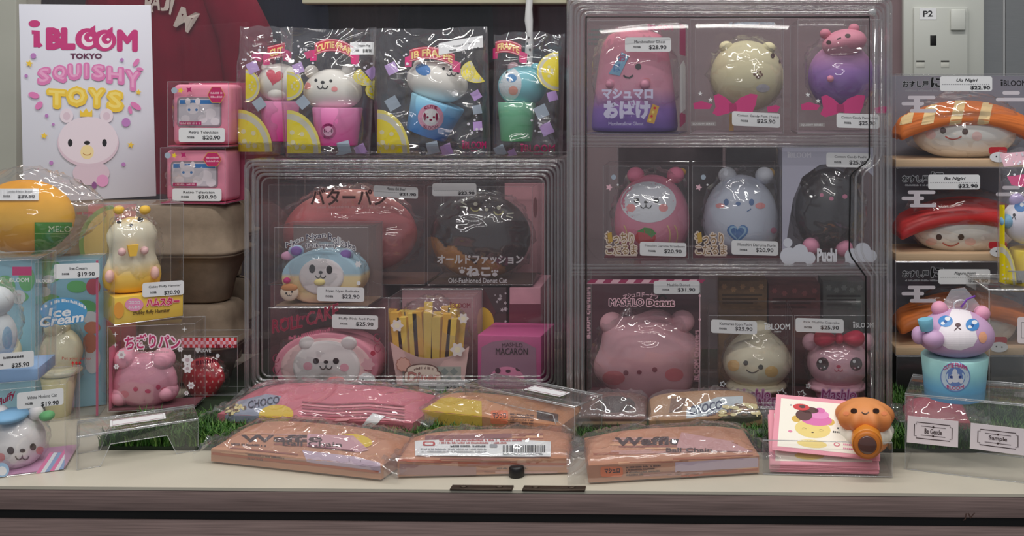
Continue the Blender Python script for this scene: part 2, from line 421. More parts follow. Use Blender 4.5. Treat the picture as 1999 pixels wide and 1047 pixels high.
def wrapfilm(T, px, py, rx, ry, yl=0., rd=None, seed=0, amp=.12, zmin=.0015, name='crinkled_wrap'):
    """loose crinkled plastic round a toy"""
    c = T.pt(px, py, yl); k = T.sc(px, py, yl); rd = rd or min(rx, ry) * k
    vs, fs = sphvf((0, 0, 0), (1, 1, 1), 52, 38); out = []
    for v in vs:
        V = Vector(v); n1 = 1 - abs(noise.noise(V * 1.7 + Vector((seed * 3.7, 1, seed)))) * 2; n2 = 1 - abs(noise.noise(V * 3.6 + Vector((seed, seed * 2, 9)))) * 2
        q = V * (.97 + amp * (max(0, n1) ** 3 + .7 * max(0, n2) ** 3))
        x = max(-T.w / 2 + .002, min(T.w / 2 - .002, c.x + q.x * rx * k)) if T.w else c.x + q.x * rx * k
        y = max(-T.d / 2 + .002, min(T.d / 2 - .002, c.y + q.y * rd)) if T.d else c.y + q.y * rd
        z = c.z + q.z * ry * k
        if T.h: z = max(zmin, min(T.h - .002, z))
        out.append((x, y, z))
    return mk(name, out, fs, WRAP, T.root, True)
def face(T, body, eyes, nose=None, mouth=None, cheeks=(), em=None, cm=None, nm=None):
    """eyes [(x,y,rx,ry)], nose (x,y,rx,ry), mouth list of polylines (pts,width), cheeks [(x,y,rx,ry)]"""
    c = Canvas(T, bvh(body), 'cheek', body, .0003)
    for e in cheeks: c.disc(cm or BLUSH, *e); c.part('cheek')
    c.part('eye')
    for e in eyes: c.disc(em or BLACK, *e); c.part('eye')
    c.part('nose')
    if nose: c.disc(nm or em or BLACK, *nose)
    c.part('mouth')
    for p, wd in (mouth or []): c.stroke(nm or em or BLACK, p, wd)
    c.build(); return c
def wmouth(x, y, s): return [([(x - 2 * s, y - .2 * s), (x - 1.6 * s, y + .6 * s), (x - .9 * s, y + .9 * s), (x - .2 * s, y + .5 * s), (x, y - .6 * s), (x + .2 * s, y + .5 * s), (x + .9 * s, y + .9 * s), (x + 1.6 * s, y + .6 * s), (x + 2 * s, y - .2 * s)], max(1.3, s * .38))]
def smile(x, y, w, h, wd): return [([(x + w * t / 4, y + h * (1 - (t / 4) ** 2)) for t in range(-4, 5)], wd)]
# ================================================================== setting
# back wall with a shop window on the left part, plain wall behind the tall case, steel panels at the right
YB = .74
PIL = mat((176, 176, 164), .5, vary=.06, scale=6)
WALLM = mat((130, 108, 112), .7, vary=.10, scale=5)
STEEL = mat((168, 168, 168), .32, .5, .85, vary=.05, scale=30, stretch=(1, 1, 40))
FRAME = mat((214, 208, 178), .5)
st = lambda o: (o.__setitem__('kind', 'structure'), o)[1]
X = lambda px, Y=YB: at(px, 0, Y).x
Z = lambda py, Y=YB: at(0, py, Y).z
st(box('wall_left', -2.2, X(44), YB - .02, YB + .06, -.9, 1.3, PIL, None, .002))
st(box('wall_back', X(1108), X(1762), YB, YB + .06, -.9, 1.3, WALLM))
ww = st(box('wall_right', X(1762), 1.9, YB, YB + .06, -.9, 1.3, STEEL))
box('panel_seam', X(1958), X(1961.5), YB - .0012, YB + .01, -.9, 1.3, mat((196, 196, 196), .4, metal=.6), ww)
box('steel_panel', X(1962), 1.9, YB - .003, YB + .01, -.9, 1.3, STEEL, ww)
st(box('trim_1', X(596), X(1108), YB - .02, YB + .008, Z(9), 1.3, FRAME, None, .003))
lw = st(box('wall_under_window', X(44), X(1108), YB, YB + .06, -.9, .02, mat((70, 60, 58), .7)))
win = st(box('window_1', X(44), X(1108), YB + .012, YB + .018, .02, 1.3, WGLASS))
# room beyond the glass
st(box('wall_behind', -4.2, 2.6, 2.3, 2.36, -.9, 1.5, mat((64, 50, 54), .8, vary=.25, scale=2.5)))
st(box('floor', -4.2, 2.6, -2.6, 2.3, -.93, -.9, mat((96, 92, 90), .5, vary=.1, scale=8)))
# garments hanging behind the glass
def garment(label, xa, xb, ytop, Y, c, seed, sleeve=False, letters=False):
    cxp = (xa + xb) / 2; p0 = at(cxp, ytop, Y); half = (at(xb, 0, Y).x - at(xa, 0, Y).x) / 2
    T = Thing('sweatshirt' if letters else 'hanging_garment', label, 'sweatshirt' if letters else 'garment', (p0.x, Y, p0.z - .62), group=None if letters else 'dark clothes hanging behind the shop window')
    vs, fs = [], []; nu, nv = 44, 30
    for side in (-1, 1):
        for j in range(nv + 1):
            t = j / nv; ww_ = half * (.62 + .38 * min(1, t / .22) ** .7) * (1 + .10 * t)
            for i in range(nu + 1):
                u = 2 * i / nu - 1
                fold = .016 * noise.noise(Vector((u * 4 + seed * 5, t * 1.3, seed))) + .008 * noise.noise(Vector((u * 11, t * 3, seed + 4)))
                vs.append((u * ww_, side * (.045 * math.sqrt(max(0, 1 - u * u)) + (.0 if abs(u) == 1 else fold * side * .9)), .62 * (1 - t) - .05 * abs(u) ** 2 * (1 - t)))
    n = (nu + 1) * (nv + 1)
    for s_ in (0, 1):
        for j in range(nv):
            for i in range(nu):
                a = s_ * n + j * (nu + 1) + i; q = (a, a + nu + 1, a + nu + 2, a + 1); fs.append(q if s_ == 0 else q[::-1])
    b = mk('garment_body', vs, fs, mat(c, .9, .1, vary=.16, scale=14, bump=.3), T.root, True)
    return T, b
T, b = garment('burgundy sweatshirt with cream arched letters behind the shop window', 170, 488, -150, 1.0, (138, 14, 44), 1, letters=True)
c = Canvas(T, bvh(b), 'lettering', b, .009)
LET = mat((226, 206, 196), .8)
for ch, x, y, h, rot in (('R', 297, 7, 34, 4), ('A', 308, 4, 32, 8), ('J', 326, 6, 34, 12), ('I', 339, 13, 34, 14), ('M', 366, 39, 42, 26)):
    wd = {'I': 7, 'M': 32, 'R': 18, 'A': 18, 'J': 16}[ch]; vs, fs = txt(ch, .04); ca, sa = math.cos(math.radians(rot)), math.sin(math.radians(rot))
    c.add(LET, [(x + (u - .5) * wd * ca - (v - .5) * h * sa, y + (u - .5) * wd * sa + (v - .5) * h * ca) for u, v in vs], fs)
c.build()
T2 = tubevf([(.12, -.01, .50), (.19, -.03, .36), (.215, -.03, .16), (.21, -.03, -.02)], [.05, .058, .055, .05], 14)
mk('sleeve', *T2, mat((138, 14, 44), .9, .1, vary=.16, scale=14, bump=.3), T, True)
garment('navy garment hanging next to the burgundy sweatshirt', 470, 640, -120, 1.12, (34, 36, 56), 3)
garment('dark brown garment hanging behind the middle window pane', 610, 800, -110, 1.26, (58, 40, 42), 5)
garment('black garment hanging behind the blue drink bag', 780, 960, -120, 1.12, (26, 22, 28), 7)
garment('dusky plum garment hanging beside the white cord', 930, 1120, -110, 1.26, (92, 54, 66), 9)
# white cord hanging in front of the glass
p = at(1030, -40, YB - .03); q = at(1033, 76, YB - .03)
T = Thing('hanging_string', 'white plastic cord with black flecks hanging behind green drink bag', 'cord', (q.x, q.y, q.z - .1))
L = p.z - q.z + .1 + .1
mk('cord', *tubevf([(.001 * math.sin(i * 1.7), 0, L * i / 14) for i in range(15)], [.0075 + .0012 * math.sin(i * 2.3) for i in range(15)], 10), mat((225, 225, 225), .4), T, True)
for i in range(7):
    zz = .03 + .012 * i; mk('fleck', *sphvf((.003 * math.sin(i * 2.1), -.0072, zz), (.0022, .0012, .0028), 8, 6), BLACK, T, True)
box('hook', -.006, .006, -.006, .03, L - .006, L + .004, GREY, T.root, .001)
# power socket on the steel panels
PL = mat((196, 198, 190), .35, .5)
P0 = at(1853, 145, YB)
T = Thing('wall_socket', 'grey plastic wall socket with switch and P2 sticker on steel panel', 'socket', (P0.x, YB, P0.z - .03))
def srect(name, x0, y0, x1, y1, ya, yb, m, bev=.0, parent=None):
    a = T.pt(x0, y1, ya); b_ = T.pt(x1, y0, ya); return box(name, a.x, b_.x, ya, yb, a.z, b_.z, m, parent or T.root, bev)
srect('back_box', 1764, -60, 1922, 190, -.022, 0, PL, .003)
fp = srect('face_plate', 1784, 14, 1890, 186, -.030, -.0215, PL, .002)
srect('rocker_switch', 1856.5, 18, 1885.5, 59, -.036, -.0302, mat((208, 210, 202), .3), .0022)
for r in ((1816, 69, 1828, 89), (1789, 121, 1805, 132), (1837, 121, 1853, 132)):
    srect('pin_slot', *r, -.0306, -.029, mat((206, 206, 196), .5) if r[1] > 100 else BLACK, .0004)
    if r[1] > 100: srect('slot_shade_strip', r[0], r[1] - 3, r[2], r[1], -.0312, -.029, mat((80, 80, 76), .5), .0002)  # dark strip painted as shade under the slot's upper edge
stk = srect('sticker', 1795, 16, 1828, 38, -.0308, -.0302, LABEL)
Canvas(T, -.0308, 'lettering', stk).text(INK, 'P2', 1802, 21, 1821, 33, .02, -.04).build()

# ================================================================== counter
TOPM = mat((200, 192, 174), .35, .4, vary=.05, scale=9)
WOOD = mat((132, 110, 106), .55, .3, vary=.26, scale=14, stretch=(.7, 6, 34))
ROTC = -1.15
T = Thing('display_counter', 'cream topped counter with grey-brown wood edge under the whole display', 'counter', (0, 0, 0), ROTC)
def cb(name, *a, bev=0., m=None): return box(name, *a, m, T.root, bev)
top = cb('counter_top', -1.55, 1.25, 0, .68, -.004, 0, m=TOPM)
cb('edge_board', -1.55, 1.25, .001, .68, -.0318, -.0045, m=WOOD, bev=.0008)
cb('gap_shade', -1.55, 1.25, .005, .67, -.0440, -.0322, m=BLACK)  # black filler near the front, standing in for shade in the gap
cb('front_panel', -1.55, 1.25, .002, .67, -.9, -.0444, m=WOOD, bev=.0008)
mrk = Canvas(T, .001, 'pencil_mark')
mrk.text(mat((86, 60, 52), .7), 'JV', 1879, 1003, 1901, 1017, .01, -.05, skew=.2).build()
BRONZE = mat((74, 60, 50), .45, .5, .7)
for x0, x1 in ((879, 1000), (1020, 1142)):
    a = T.pt(x0, 962, .0); b_ = T.pt(x1, 962, .0)
    h_ = box('hinge_plate', a.x, b_.x, -.0016, .011, -.001, .0022, BRONZE, T.root, .0006)
    for k in (.2, .78): mk('screw', *sphvf((a.x + (b_.x - a.x) * k, .005, .0024), (.005, .0035, .0014), 12, 6), BRONZE, h_, True)
    mk('hinge_pin', *tubevf([(a.x, -.002, .0005), (b_.x, -.002, .0005)], .0012, 8), BRONZE, h_, True)
a = T.pt(1008, 940, .045)
mk('cable_grommet', *lathevf([(.0095, .0), (.0105, .001), (.0105, .012), (.009, .014), (.004, .0142)], (a.x, .048, 0), 20), mat((26, 22, 24), .4), T, True)

# ================================================================== artificial grass
MATZ = .006
T = Thing('artificial_grass_mat', 'green artificial grass mat lying on counter under the clear cases', 'grass mat', (-.16, .43, 0), -.5)
box('backing', -.70, .76, -.285, .285, .0006, MATZ, mat((26, 42, 20), .9, vary=.2), T.root, .001)
vs, fs, mi = [], [], []; rg = random.Random(3)
gm = [mat((62, 110, 36), .5, .3), mat((40, 84, 26), .5, .3), mat((98, 138, 58), .5, .3)]
def blade(x, y, h):
    a = rg.uniform(0, 6.283); l = h * rg.uniform(.25, .9); wd = .0011; dx, dy = math.cos(a) * l, math.sin(a) * l * .8
    px_, py_ = -math.sin(a) * wd, math.cos(a) * wd; b_ = len(vs)
    vs.extend([(x - px_, y - py_, MATZ), (x + px_, y + py_, MATZ), (x + dx * .35 - px_ * .8, y + dy * .35 - py_ * .8, MATZ + h * .62), (x + dx * .35 + px_ * .8, y + dy * .35 + py_ * .8, MATZ + h * .62), (x + dx, y + dy, MATZ + h * .95)])
    fs.extend([(b_, b_ + 1, b_ + 3, b_ + 2), (b_ + 2, b_ + 3, b_ + 4)]); k = rg.choice((0, 0, 1, 1, 2)); mi.extend([k, k])
def free(x, y):                       # no long pile where the cases and boxes press it down
    X_, Y_ = x - .16, y + .43
    if -.2 < X_ < .32 and Y_ > .215: return False
    if -.76 < X_ < -.2 and Y_ > .36: return False
    return not (X_ < -.66 and Y_ > .26)
n_ = 0
while n_ < 24000:
    x_, y_ = rg.uniform(-.70, .76), -.285 + .24 * rg.random() ** 1.25
    if free(x_, y_): blade(x_, y_, rg.uniform(.014, .027)); n_ += 1
for i in range(4000): blade(rg.uniform(.5, .76), rg.uniform(-.14, .2), rg.uniform(.014, .024))
g = mk('grass_blades', vs, fs, gm, T, False, mi); g['kind'] = 'stuff'
# ================================================================== clear display cases
DARKL = mat((22, 20, 22), .4)
def rring(x0, x1, z0, z1, y, r, cr=.012, n=8):
    p = []
    for cx_, cz_, a in ((x1 - cr, z1 - cr, 0), (x0 + cr, z1 - cr, 90), (x0 + cr, z0 + cr, 180), (x1 - cr, z0 + cr, 270)):
        for t in range(5):
            A = math.radians(a + 22.5 * t); p.append((cx_ + cr * math.cos(A), y, cz_ + cr * math.sin(A)))
    return tubevf(p, r, n, True)
def case(label, x0, x1, yt, yb, Yf, d, shelves, zb):
    T = boxthing('display_case', label, 'display case', x0, x1, yt, yb, Yf, d, zb=zb)
    w2, d2, h = T.w / 2, d / 2, T.h; th = .003
    box('side_panel', -w2, -w2 + th, -d2 + .004, d2, 0, h, ACRY, T.root, .0008)
    box('side_panel', w2 - th, w2, -d2 + .004, d2, 0, h, ACRY, T.root, .0008)
    box('top_panel', -w2 + th, w2 - th, -d2 + .004, d2, h - th, h, ACRY, T.root, .0008)
    box('bottom_panel', -w2 + th, w2 - th, -d2 + .004, d2, 0, .005, ACRY, T.root, .0008)
    box('back_panel', -w2 + th, w2 - th, d2 - th, d2 - .0002, .0055, h - th - .0005, ACRY, T.root)
    for ins, r, yy in ((.0022, .0022, -.001), (.0075, .0026, -.0045), (.0135, .0020, .001), (.0185, .0024, -.003), (.0245, .0028, -.005), (.0305, .0016, -.002)):
        mk('frame_rib', *rring(-w2 + ins, w2 - ins, ins, h - ins, -d2 + yy, r), RIB, T, True)
    for yy in (-d2 + .03, 0, d2 - .01):
        mk('frame_rib', *rring(-w2 + .0016, w2 - .0016, .0016, h - .0016, yy, .0016, .004, 6), RIB, T, True)
    box('door_panel', -w2 + .033, w2 - .033, -d2 - .0035, -d2 - .0015, .033, h - .033, ACRY, T.root, .0006)
    for py in shelves:
        z = T.pt(1200, py, -d2 + .012).z
        sh = box('shelf', -w2 + th, w2 - th, -d2 + .012, d2 - .004, z - .004, z, ACRY, T.root, .0008)
        for k, (dz, r) in enumerate(((-.0015, .0016), (-.0065, .0024), (-.0125, .0020), (-.0165, .0012))):
            mk('shelf_edge_rib', *tubevf([(-w2 + .006, -d2 + .010 - .001 * k, z + dz), (w2 - .006, -d2 + .010 - .001 * k, z + dz)], r, 8), RIB, sh, True)
    return T
RC = case('tall clear acrylic case with two shelves and handle notch at right', 1106, 1742, -6, 828, .238, .285, (265, 515), .012)
ZS1 = RC.pt(1200, 265, -RC.d / 2 + .012).z + .012 + .0004; ZS2 = RC.pt(1200, 515, -RC.d / 2 + .012).z + .012 + .0004; ZS3 = .0178
yg = -RC.d / 2 - .006
g = [RC.pt(x, y, yg) for x, y in ((1144, 801), (1144, 33), (1697, 33), (1697, 308), (1690, 318), (1666, 335), (1660, 345), (1658, 490), (1663, 503), (1690, 540), (1691, 801))]
mk('door_gasket', *tubevf(g, .0013, 8), DARKL, RC, True)
for off, r in ((11, .0022), (24, .0016)):
    g = [RC.pt(x + off, y, yg + .001) for x, y in ((1697, 40), (1697, 300), (1690, 318), (1666, 335), (1660, 345), (1658, 490), (1663, 503), (1690, 540), (1691, 795))]
    mk('handle_rib', *tubevf(g, r, 8), RIB, RC, True)
a = RC.pt(1703, 24, yg); mk('door_pivot', *tubevf([(a.x, a.y - .003, a.z), (a.x, a.y + .004, a.z)], .006, 18), EDGE, RC, True)
MC = case('low clear acrylic case holding bread, donut and fries toys', 477, 1099, 312, 772, .386, .27, (), .012)
ZM = .0178; ZMT = MC.h + .012 + .002

# ================================================================== boxed toys: helpers
RIGHTY = .29
BACKG = mat((150, 128, 138), .7); BACKM = mat((118, 66, 76), .7)
def egg(k): return lambda x, y, z: (x * (1 - k * z), y * (1 - k * z), z)
def boxed(name, label, cat, x0, x1, yt, yb, Yf, d, zb=None, rot=0., group=None, back=None, base=None, shellm=None):
    T = boxthing(name, label, cat, x0, x1, yt, yb, Yf, d, rot, group, zb)
    T.shell(shellm)
    if back is not None: box('backing_card', -T.w / 2 + .0015, T.w / 2 - .0015, T.d / 2 - .0022, T.d / 2 - .0012, .0015, T.h - .002, back, T.root)
    if base is not None: box('base_card', -T.w / 2 + .0015, T.w / 2 - .0015, -T.d / 2 + .0016, T.d / 2 - .0024, .0014, .0024, base, T.root)
    return T
def front(T, name='printed_graphics'): return Canvas(T, -T.d / 2 - .0002, name)
def soft(c, **k): return mat(c, .55, .3, vary=k.pop('vary', .03), scale=25, **k)

# ---------------- tall case, top shelf
T = boxed('boxed_ghost_toy', 'clear box with pink-purple marshmallow ghost toy on top shelf', 'boxed toy', 1143, 1326, 40, 259, RIGHTY, .105, ZS1, -7, base=mat((86, 76, 110), .6))
z0 = T.pt(1235, 256).z; z1 = T.pt(1235, 60).z
gh = mat((236, 160, 176), .55, grad=((z0, z1), [(0, (112, 84, 178)), (.22, (140, 100, 190)), (.42, (232, 150, 178)), (1, (214, 120, 140))]))
kg = T.sc(1238, 160); cg = T.pt(1238, 257); hg = T.pt(1238, 58).z - cg.z
b = mk('toy_body', *lathevf([(r * 84 * kg, z * hg) for r, z in ((.86, 0), (.97, .012), (1, .05), (.985, .15), (.93, .35), (.86, .58), (.80, .75), (.73, .87), (.60, .95), (.38, .99), (.1, 1.0))], (cg.x, .004, max(.003, cg.z)), 44, .62), gh, T, True)
face(T, b, [(1246, 130, 6, 6), (1217, 115, 5, 5)], None, [([(1217, 147), (1222, 151), (1229, 152), (1236, 147)], 3.4)], [(1191, 163, 8, 7), (1262, 158, 8, 6)], cm=mat((222, 128, 140), .6))
T.blob('hand', 1191, 164, 9, 9, gh, -.030, parent=b); T.blob('hand', 1259, 164, 10, 10, gh, -.036, parent=b); wrapfilm(T, 1238, 156, 84, 100, .004, .046, 9)
c = Canvas(T, bvh(b), 'paper_charm', b, .0008)
c.poly(mat((120, 178, 216), .5), [(1214, 102), (1228, 110), (1210, 148), (1189, 144)]); c.text(MAG, 'お', 1208, 106, 1222, 120); c.text(BLUE, 'ば', 1198, 124, 1212, 140); c.build()
c = front(T); PLIL = mat((206, 200, 232), .5)
brand(c, HOT, 1264, 48, 1313, 59); c.text(PLIL, 'マシュマロ', 1175, 172, 1275, 194, .06); c.text(PLIL, 'おばけ', 1178, 195, 1270, 233, .07)
c.text(PLIL, 'Marshmallow Ghost', 1188, 238, 1256, 245, .015)
c.poly(GOLD, [(1274, 203), (1287, 208), (1277, 242), (1262, 238)])
for i, q in enumerate(((1278, 211), (1275, 219), (1272, 227), (1269, 234))): c.disc(mat((240, 210, 90), .5) if i % 2 else RED, *q, 2.6)
for i in range(4): c.greek(mat((120, 134, 132), .6), 1148, 56 + i * 9, 1178 - i * 4, 61 + i * 9)
c.build()
price(T, 1220, 73, 1310, 101, 'Marshmallow Ghost', '$28.90')
# right side of the ghost carton: printed strip
sx = T.w / 2 + .0004
vs = [(sx, -T.d / 2 + .002, T.h * .70), (sx, T.d / 2 - .03, T.h * .70), (sx, T.d / 2 - .03, T.h * .97), (sx, -T.d / 2 + .002, T.h * .97)]
mk('side_print', vs, [(0, 1, 2, 3)], MAG, T); vs = [(sx, y, z * T.h) for y, z in ((-T.d / 2 + .004, .18), (T.d / 2 - .03, .22), (T.d / 2 - .03, .60), (0, .66), (-T.d / 2 + .004, .60))]
mk('side_print', vs, [tuple(range(5))], WHITE, T); vs = [(sx, y, z * T.h) for y, z in ((-T.d / 2 + .002, .06), (T.d / 2 - .03, .1), (T.d / 2 - .03, .17), (-T.d / 2 + .002, .2))]
mk('side_print', vs, [tuple(range(4))], MAG, T)

def bow(c, xs, y, m, m2, s=1.):
    c.poly(m, [(xs - 78 * s, y - 3), (xs - 62 * s, y - 8), (xs - 40 * s, y - 1), (xs - 46 * s, y + 8), (xs - 76 * s, y + 8)])
    c.part('bow_print'); c.poly(m, [(xs, y - 1), (xs - 14 * s, y - 14), (xs - 28 * s, y - 22), (xs - 38 * s, y - 18), (xs - 34 * s, y + 4), (xs - 40 * s, y + 16), (xs - 30 * s, y + 22), (xs - 8 * s, y + 16), (xs, y + 10)])
    c.part('bow_print'); c.poly(m, [(xs, y - 1), (xs + 14 * s, y - 14), (xs + 34 * s, y - 22), (xs + 48 * s, y - 20), (xs + 44 * s, y), (xs + 38 * s, y + 14), (xs + 8 * s, y + 14), (xs, y + 10)])
    c.part('bow_print'); c.poly(m, [(xs + 66 * s, y + 4), (xs + 84 * s, y + 0), (xs + 92 * s, y + 4), (xs + 86 * s, y + 14), (xs + 68 * s, y + 14)])
    c.part('bow_knot_print'); c.poly(m2, [(xs - 8, y - 3), (xs + 6, y - 3), (xs + 8, y + 12), (xs - 8, y + 13)])
    c.part('printed_graphics')
    for q in ((-64, -22), (-44, -10)): c.star(LABEL, xs + q[0] * s, y + q[1], 5)
BOWP = mat((214, 46, 124), .5); BOWD = mat((180, 30, 100), .5)
T = boxed('boxed_cotton_candy_toy', 'clear box with round cream cotton candy toy and pink printed bow', 'boxed toy', 1347, 1530, 37, 260, RIGHTY + .005, .125, ZS1, -4, group='cotton candy boxes on the top shelf', base=BACKG)
b = T.blob('toy_body', 1458, 148, 72, 69, soft((234, 222, 176)), .004, .05, egg(.04))
for x, y in ((1418, 92), (1500, 94)): T.blob('ear', x, y, 14, 12, soft((234, 222, 176)), -.006, parent=b)
c = Canvas(T, bvh(b), 'paw_print', b)
for q in ((1473, 145, 3, 3), (1478, 140, 2.4, 3), (1484, 141, 2.4, 3), (1487, 146, 2.4, 3), (1480, 150, 5, 4)): c.disc(BROWN, *q)
c.part('eye'); c.disc(DBROWN, 1508, 109, 4, 5); c.disc(DBROWN, 1522, 120, 2.5, 4); c.disc(DBROWN, 1516, 198, 4, 7); c.part('cheek'); c.disc(mat((206, 202, 214), .6), 1489, 172, 13, 8); c.build()
wrapfilm(T, 1458, 146, 74, 72, .0, .054, 1)
T.card('stick', 1424, 222, 1432, 256, -.03, mat((196, 150, 80), .6), .004)
c = front(T, 'bow_print'); bow(c, 1431, 205, BOWP, BOWD); c.rect(mat((150, 140, 140), .6), 1349, 238, 1398, 246); c.text(LABEL, 'SQUISHY SERIES', 1352, 240, 1394, 244.5, .0)
c.greek(PGREY, 1424, 43, 1512, 48); c.build()
price(T, 1429, 217, 1523, 245, 'Cotton Candy Pom (Yuzu)', '$25.90', slope=.05)
T = boxed('boxed_cotton_candy_toy', 'clear box with pink and purple cotton candy toy beside the case handle', 'boxed toy', 1557, 1718, 38, 260, RIGHTY + .012, .125, ZS1, group='cotton candy boxes on the top shelf', base=BACKG)
zz0, zz1 = T.pt(1640, 205).z, T.pt(1640, 90).z
b = T.blob('toy_body', 1642, 150, 65, 66, mat((214, 160, 196), .55, grad=((zz0, zz1), [(0, (134, 88, 190)), (.55, (164, 108, 204)), (1, (226, 150, 184))])), .004, .05)
hd = T.blob('head', 1648, 84, 44, 27, soft((228, 142, 164)), -.022, .03, rotd=-12); 
for x, y in ((1611, 66), (1667, 56)): T.blob('ear', x, y, 11, 10, soft((222, 130, 152)), -.024, parent=hd)
c = Canvas(T, bvh(hd), 'eye', hd); c.disc(DBROWN, 1618, 83, 5, 4); c.disc(DBROWN, 1655, 70, 5.5, 4); c.part('mouth'); c.stroke(DBROWN, [(1634, 77), (1638, 75), (1642, 74)], 2); c.build()
T.blob('paw', 1621, 154, 7, 7, soft((236, 140, 170)), -.05, parent=b)
wrapfilm(T, 1642, 140, 70, 76, .0, .056, 2)
c = front(T, 'bow_print'); bow(c, 1641, 207, BOWP, BOWD); c.rect(mat((150, 140, 140), .6), 1560, 240, 1610, 248); c.text(LABEL, 'SQUISHY SERIES', 1563, 242, 1606, 246.5, .0); c.build()
price(T, 1633, 221, 1717, 249, 'Cotton Candy Pom (Ume)', '$25.90', slope=.03)

# ---------------- tall case, middle shelf
def daruma(label, x0, x1, bx, col, colt, group='round daruma boxes on the middle shelf'):
    T = boxed('boxed_daruma_toy', label, 'boxed toy', x0, x1, 324, 506, RIGHTY, .115, ZS2, group=group, base=mat((110, 40, 52), .6))
    def dar(x, y, z):
        e = lambda v, p: math.copysign(abs(v) ** p, v)
        return (x * (1 - .10 * z), y * (1 - .10 * z), e(z, .88))
    b = T.blob('toy_body', bx - 4, 424, 73, 83, soft(col), .002, .05, dar, seg=36, ring=24)
    return T, b
def dtext(c, x):
    A_, B_ = mat((226, 206, 190), .5), mat((150, 110, 60), .5)
    c.otext(A_, B_, 'もっちり', x, 453, x + 55, 476, 2.2, .01, slope=.05); c.otext(A_, B_, 'こだるま', x + 1, 479, x + 61, 497, 2.2, .01)
    c.rect(mat((200, 180, 170), .5), x + 18, 498, x + 61, 500.5)
    c.disc(PGREY, x + 16, 346, 5, 5); c.flower(LPINK, x + 7, 366, 6.5, 5, .25); c.disc(WHITE, x + 24, 361, 2)
    c.poly(mat((206, 160, 50), .5), [(x + 4, 456), (x + 12, 453), (x + 14, 472), (x + 6, 474)])
T, b = daruma('clear box with pink bear daruma toy with strawberry on its belly', 1177, 1345, 1277, (232, 128, 158), 0)
for x in (1241, 1319): T.blob('ear', x, 342, 17, 16, soft((236, 120, 154)), .0, parent=b)
T.blob('crown', 1330, 336, 10, 8, soft((236, 170, 70)), .02, parent=b)
c = Canvas(T, bvh(b), 'face_patch', b); c.disc(mat((226, 226, 236), .5), 1266, 395, 54, 40, n=32, rings=6); c.build()
face(T, b, [(1243, 392, 5.5, 5.5), (1281, 392, 5.5, 5.5)], (1261, 395, 4, 2.6), wmouth(1261, 402, 5.5), [(1232, 406, 9, 8), (1295, 406, 9, 8)])
c = Canvas(T, bvh(b), 'strawberry_print', b); c.disc(RED, 1260, 464, 20, 15); c.poly(GREEN, [(1243, 452), (1258, 444), (1272, 446), (1281, 456), (1272, 464), (1262, 456)])
for x in (1220, 1304, 1318): c.arc(mat((240, 196, 130), .5), x - 12, 460, 16, 26, -50, 50, 2.4)
c.build(); wrapfilm(T, 1277, 421, 80, 88, .0, .053, 3)
c = front(T); dtext(c, 1182); c.build(); price(T, 1249, 472, 1340, 499, 'Mocchiri Daruma Strawberry', '$20.90', slope=.03)
T, b = daruma('clear box with white-blue daruma toy with blue heart on its belly', 1351, 1524, 1450, (206, 212, 232), 0)
for x in (1420, 1492): T.blob('ear', x, 343, 18, 17, soft((216, 218, 230)), .0, parent=b)
T.blob('crown', 1503, 338, 10, 10, soft((222, 176, 90)), .02, parent=b)
face(T, b, [(1418, 395, 5, 6.5), (1467, 395, 5, 6.5)], (1441, 398, 5, 4), [([(1458, 413), (1462, 411), (1466, 408)], 1.8)], [(1406, 402, 9, 5), (1484, 402, 10, 6)], em=mat((60, 104, 170), .4))
c = Canvas(T, bvh(b), 'heart_print', b); c.heart(BLUE, 1440, 455, 21); c.heart(mat((150, 196, 232), .5), 1440, 454, 17); c.heart(mat((40, 112, 190), .5), 1440, 454, 13); c.disc(PINK, 1510, 450, 6); c.build()
wrapfilm(T, 1450, 421, 78, 88, .0, .053, 4)
c = front(T); dtext(c, 1357); c.build(); price(T, 1428, 469, 1519, 497, 'Mocchiri Daruma Purin', '$20.90', slope=.03)
T = boxthing('boxed_bat_toy', 'lavender box with black round toy with pink feet behind the handle', 'boxed toy', 1529, 1704, 287, 512, RIGHTY - .012, .12, 0, None, ZS2)
LAV = mat((176, 174, 194), .5)
T.shell(CLEAR); box('carton_back', -T.w / 2 + .002, T.w / 2 - .002, T.d / 2 - .003, T.d / 2 - .001, .002, T.h - .002, LAV, T.root)
b = T.blob('toy_body', 1618, 412, 66, 84, mat((40, 34, 40), .35, .5), .0, .05, seg=34, ring=24)
for x in (1578, 1664): T.blob('ear', x, 348, 18, 26, mat((54, 40, 44), .4), .0, parent=b)
for x, y in ((1583, 481), (1648, 485)): T.blob('foot', x, y, 17, 17, soft((236, 150, 182)), -.03, parent=b)
c = Canvas(T, bvh(b), 'cheek', b)
for q in ((1604, 381, 4, 4), (1623, 388, 4.5, 4), (1649, 384, 5, 4.5)): c.disc(PINK, *q)
c.build(); wrapfilm(T, 1618, 410, 70, 88, 0, .053, 5)
c = front(T)
c.poly(LAV, [(1527, 288), (1705, 288), (1705, 345), (1690, 330), (1640, 318), (1600, 322), (1566, 346), (1548, 390), (1540, 440), (1530, 508), (1527, 508)])
brand(c, mat((206, 204, 216), .5), 1537, 297, 1583, 308)
for q in ((1538, 474, 9), (1540, 500, 17), (1562, 492, 15), (1580, 504, 12), (1664, 500, 15), (1684, 490, 16), (1700, 500, 12)): c.disc(mat((214, 216, 228), .5), *q)
c.rect(mat((214, 216, 228), .5), 1527, 502, 1588, 512); c.rect(mat((214, 216, 228), .5), 1650, 500, 1705, 512)
c.text(mat((226, 226, 234), .5), 'Puchi', 1595, 485, 1634, 512, .05); c.build()
price(T, 1613, 298, 1700, 326, 'Cotton Candy Puchi', '$25.90', slope=.02)
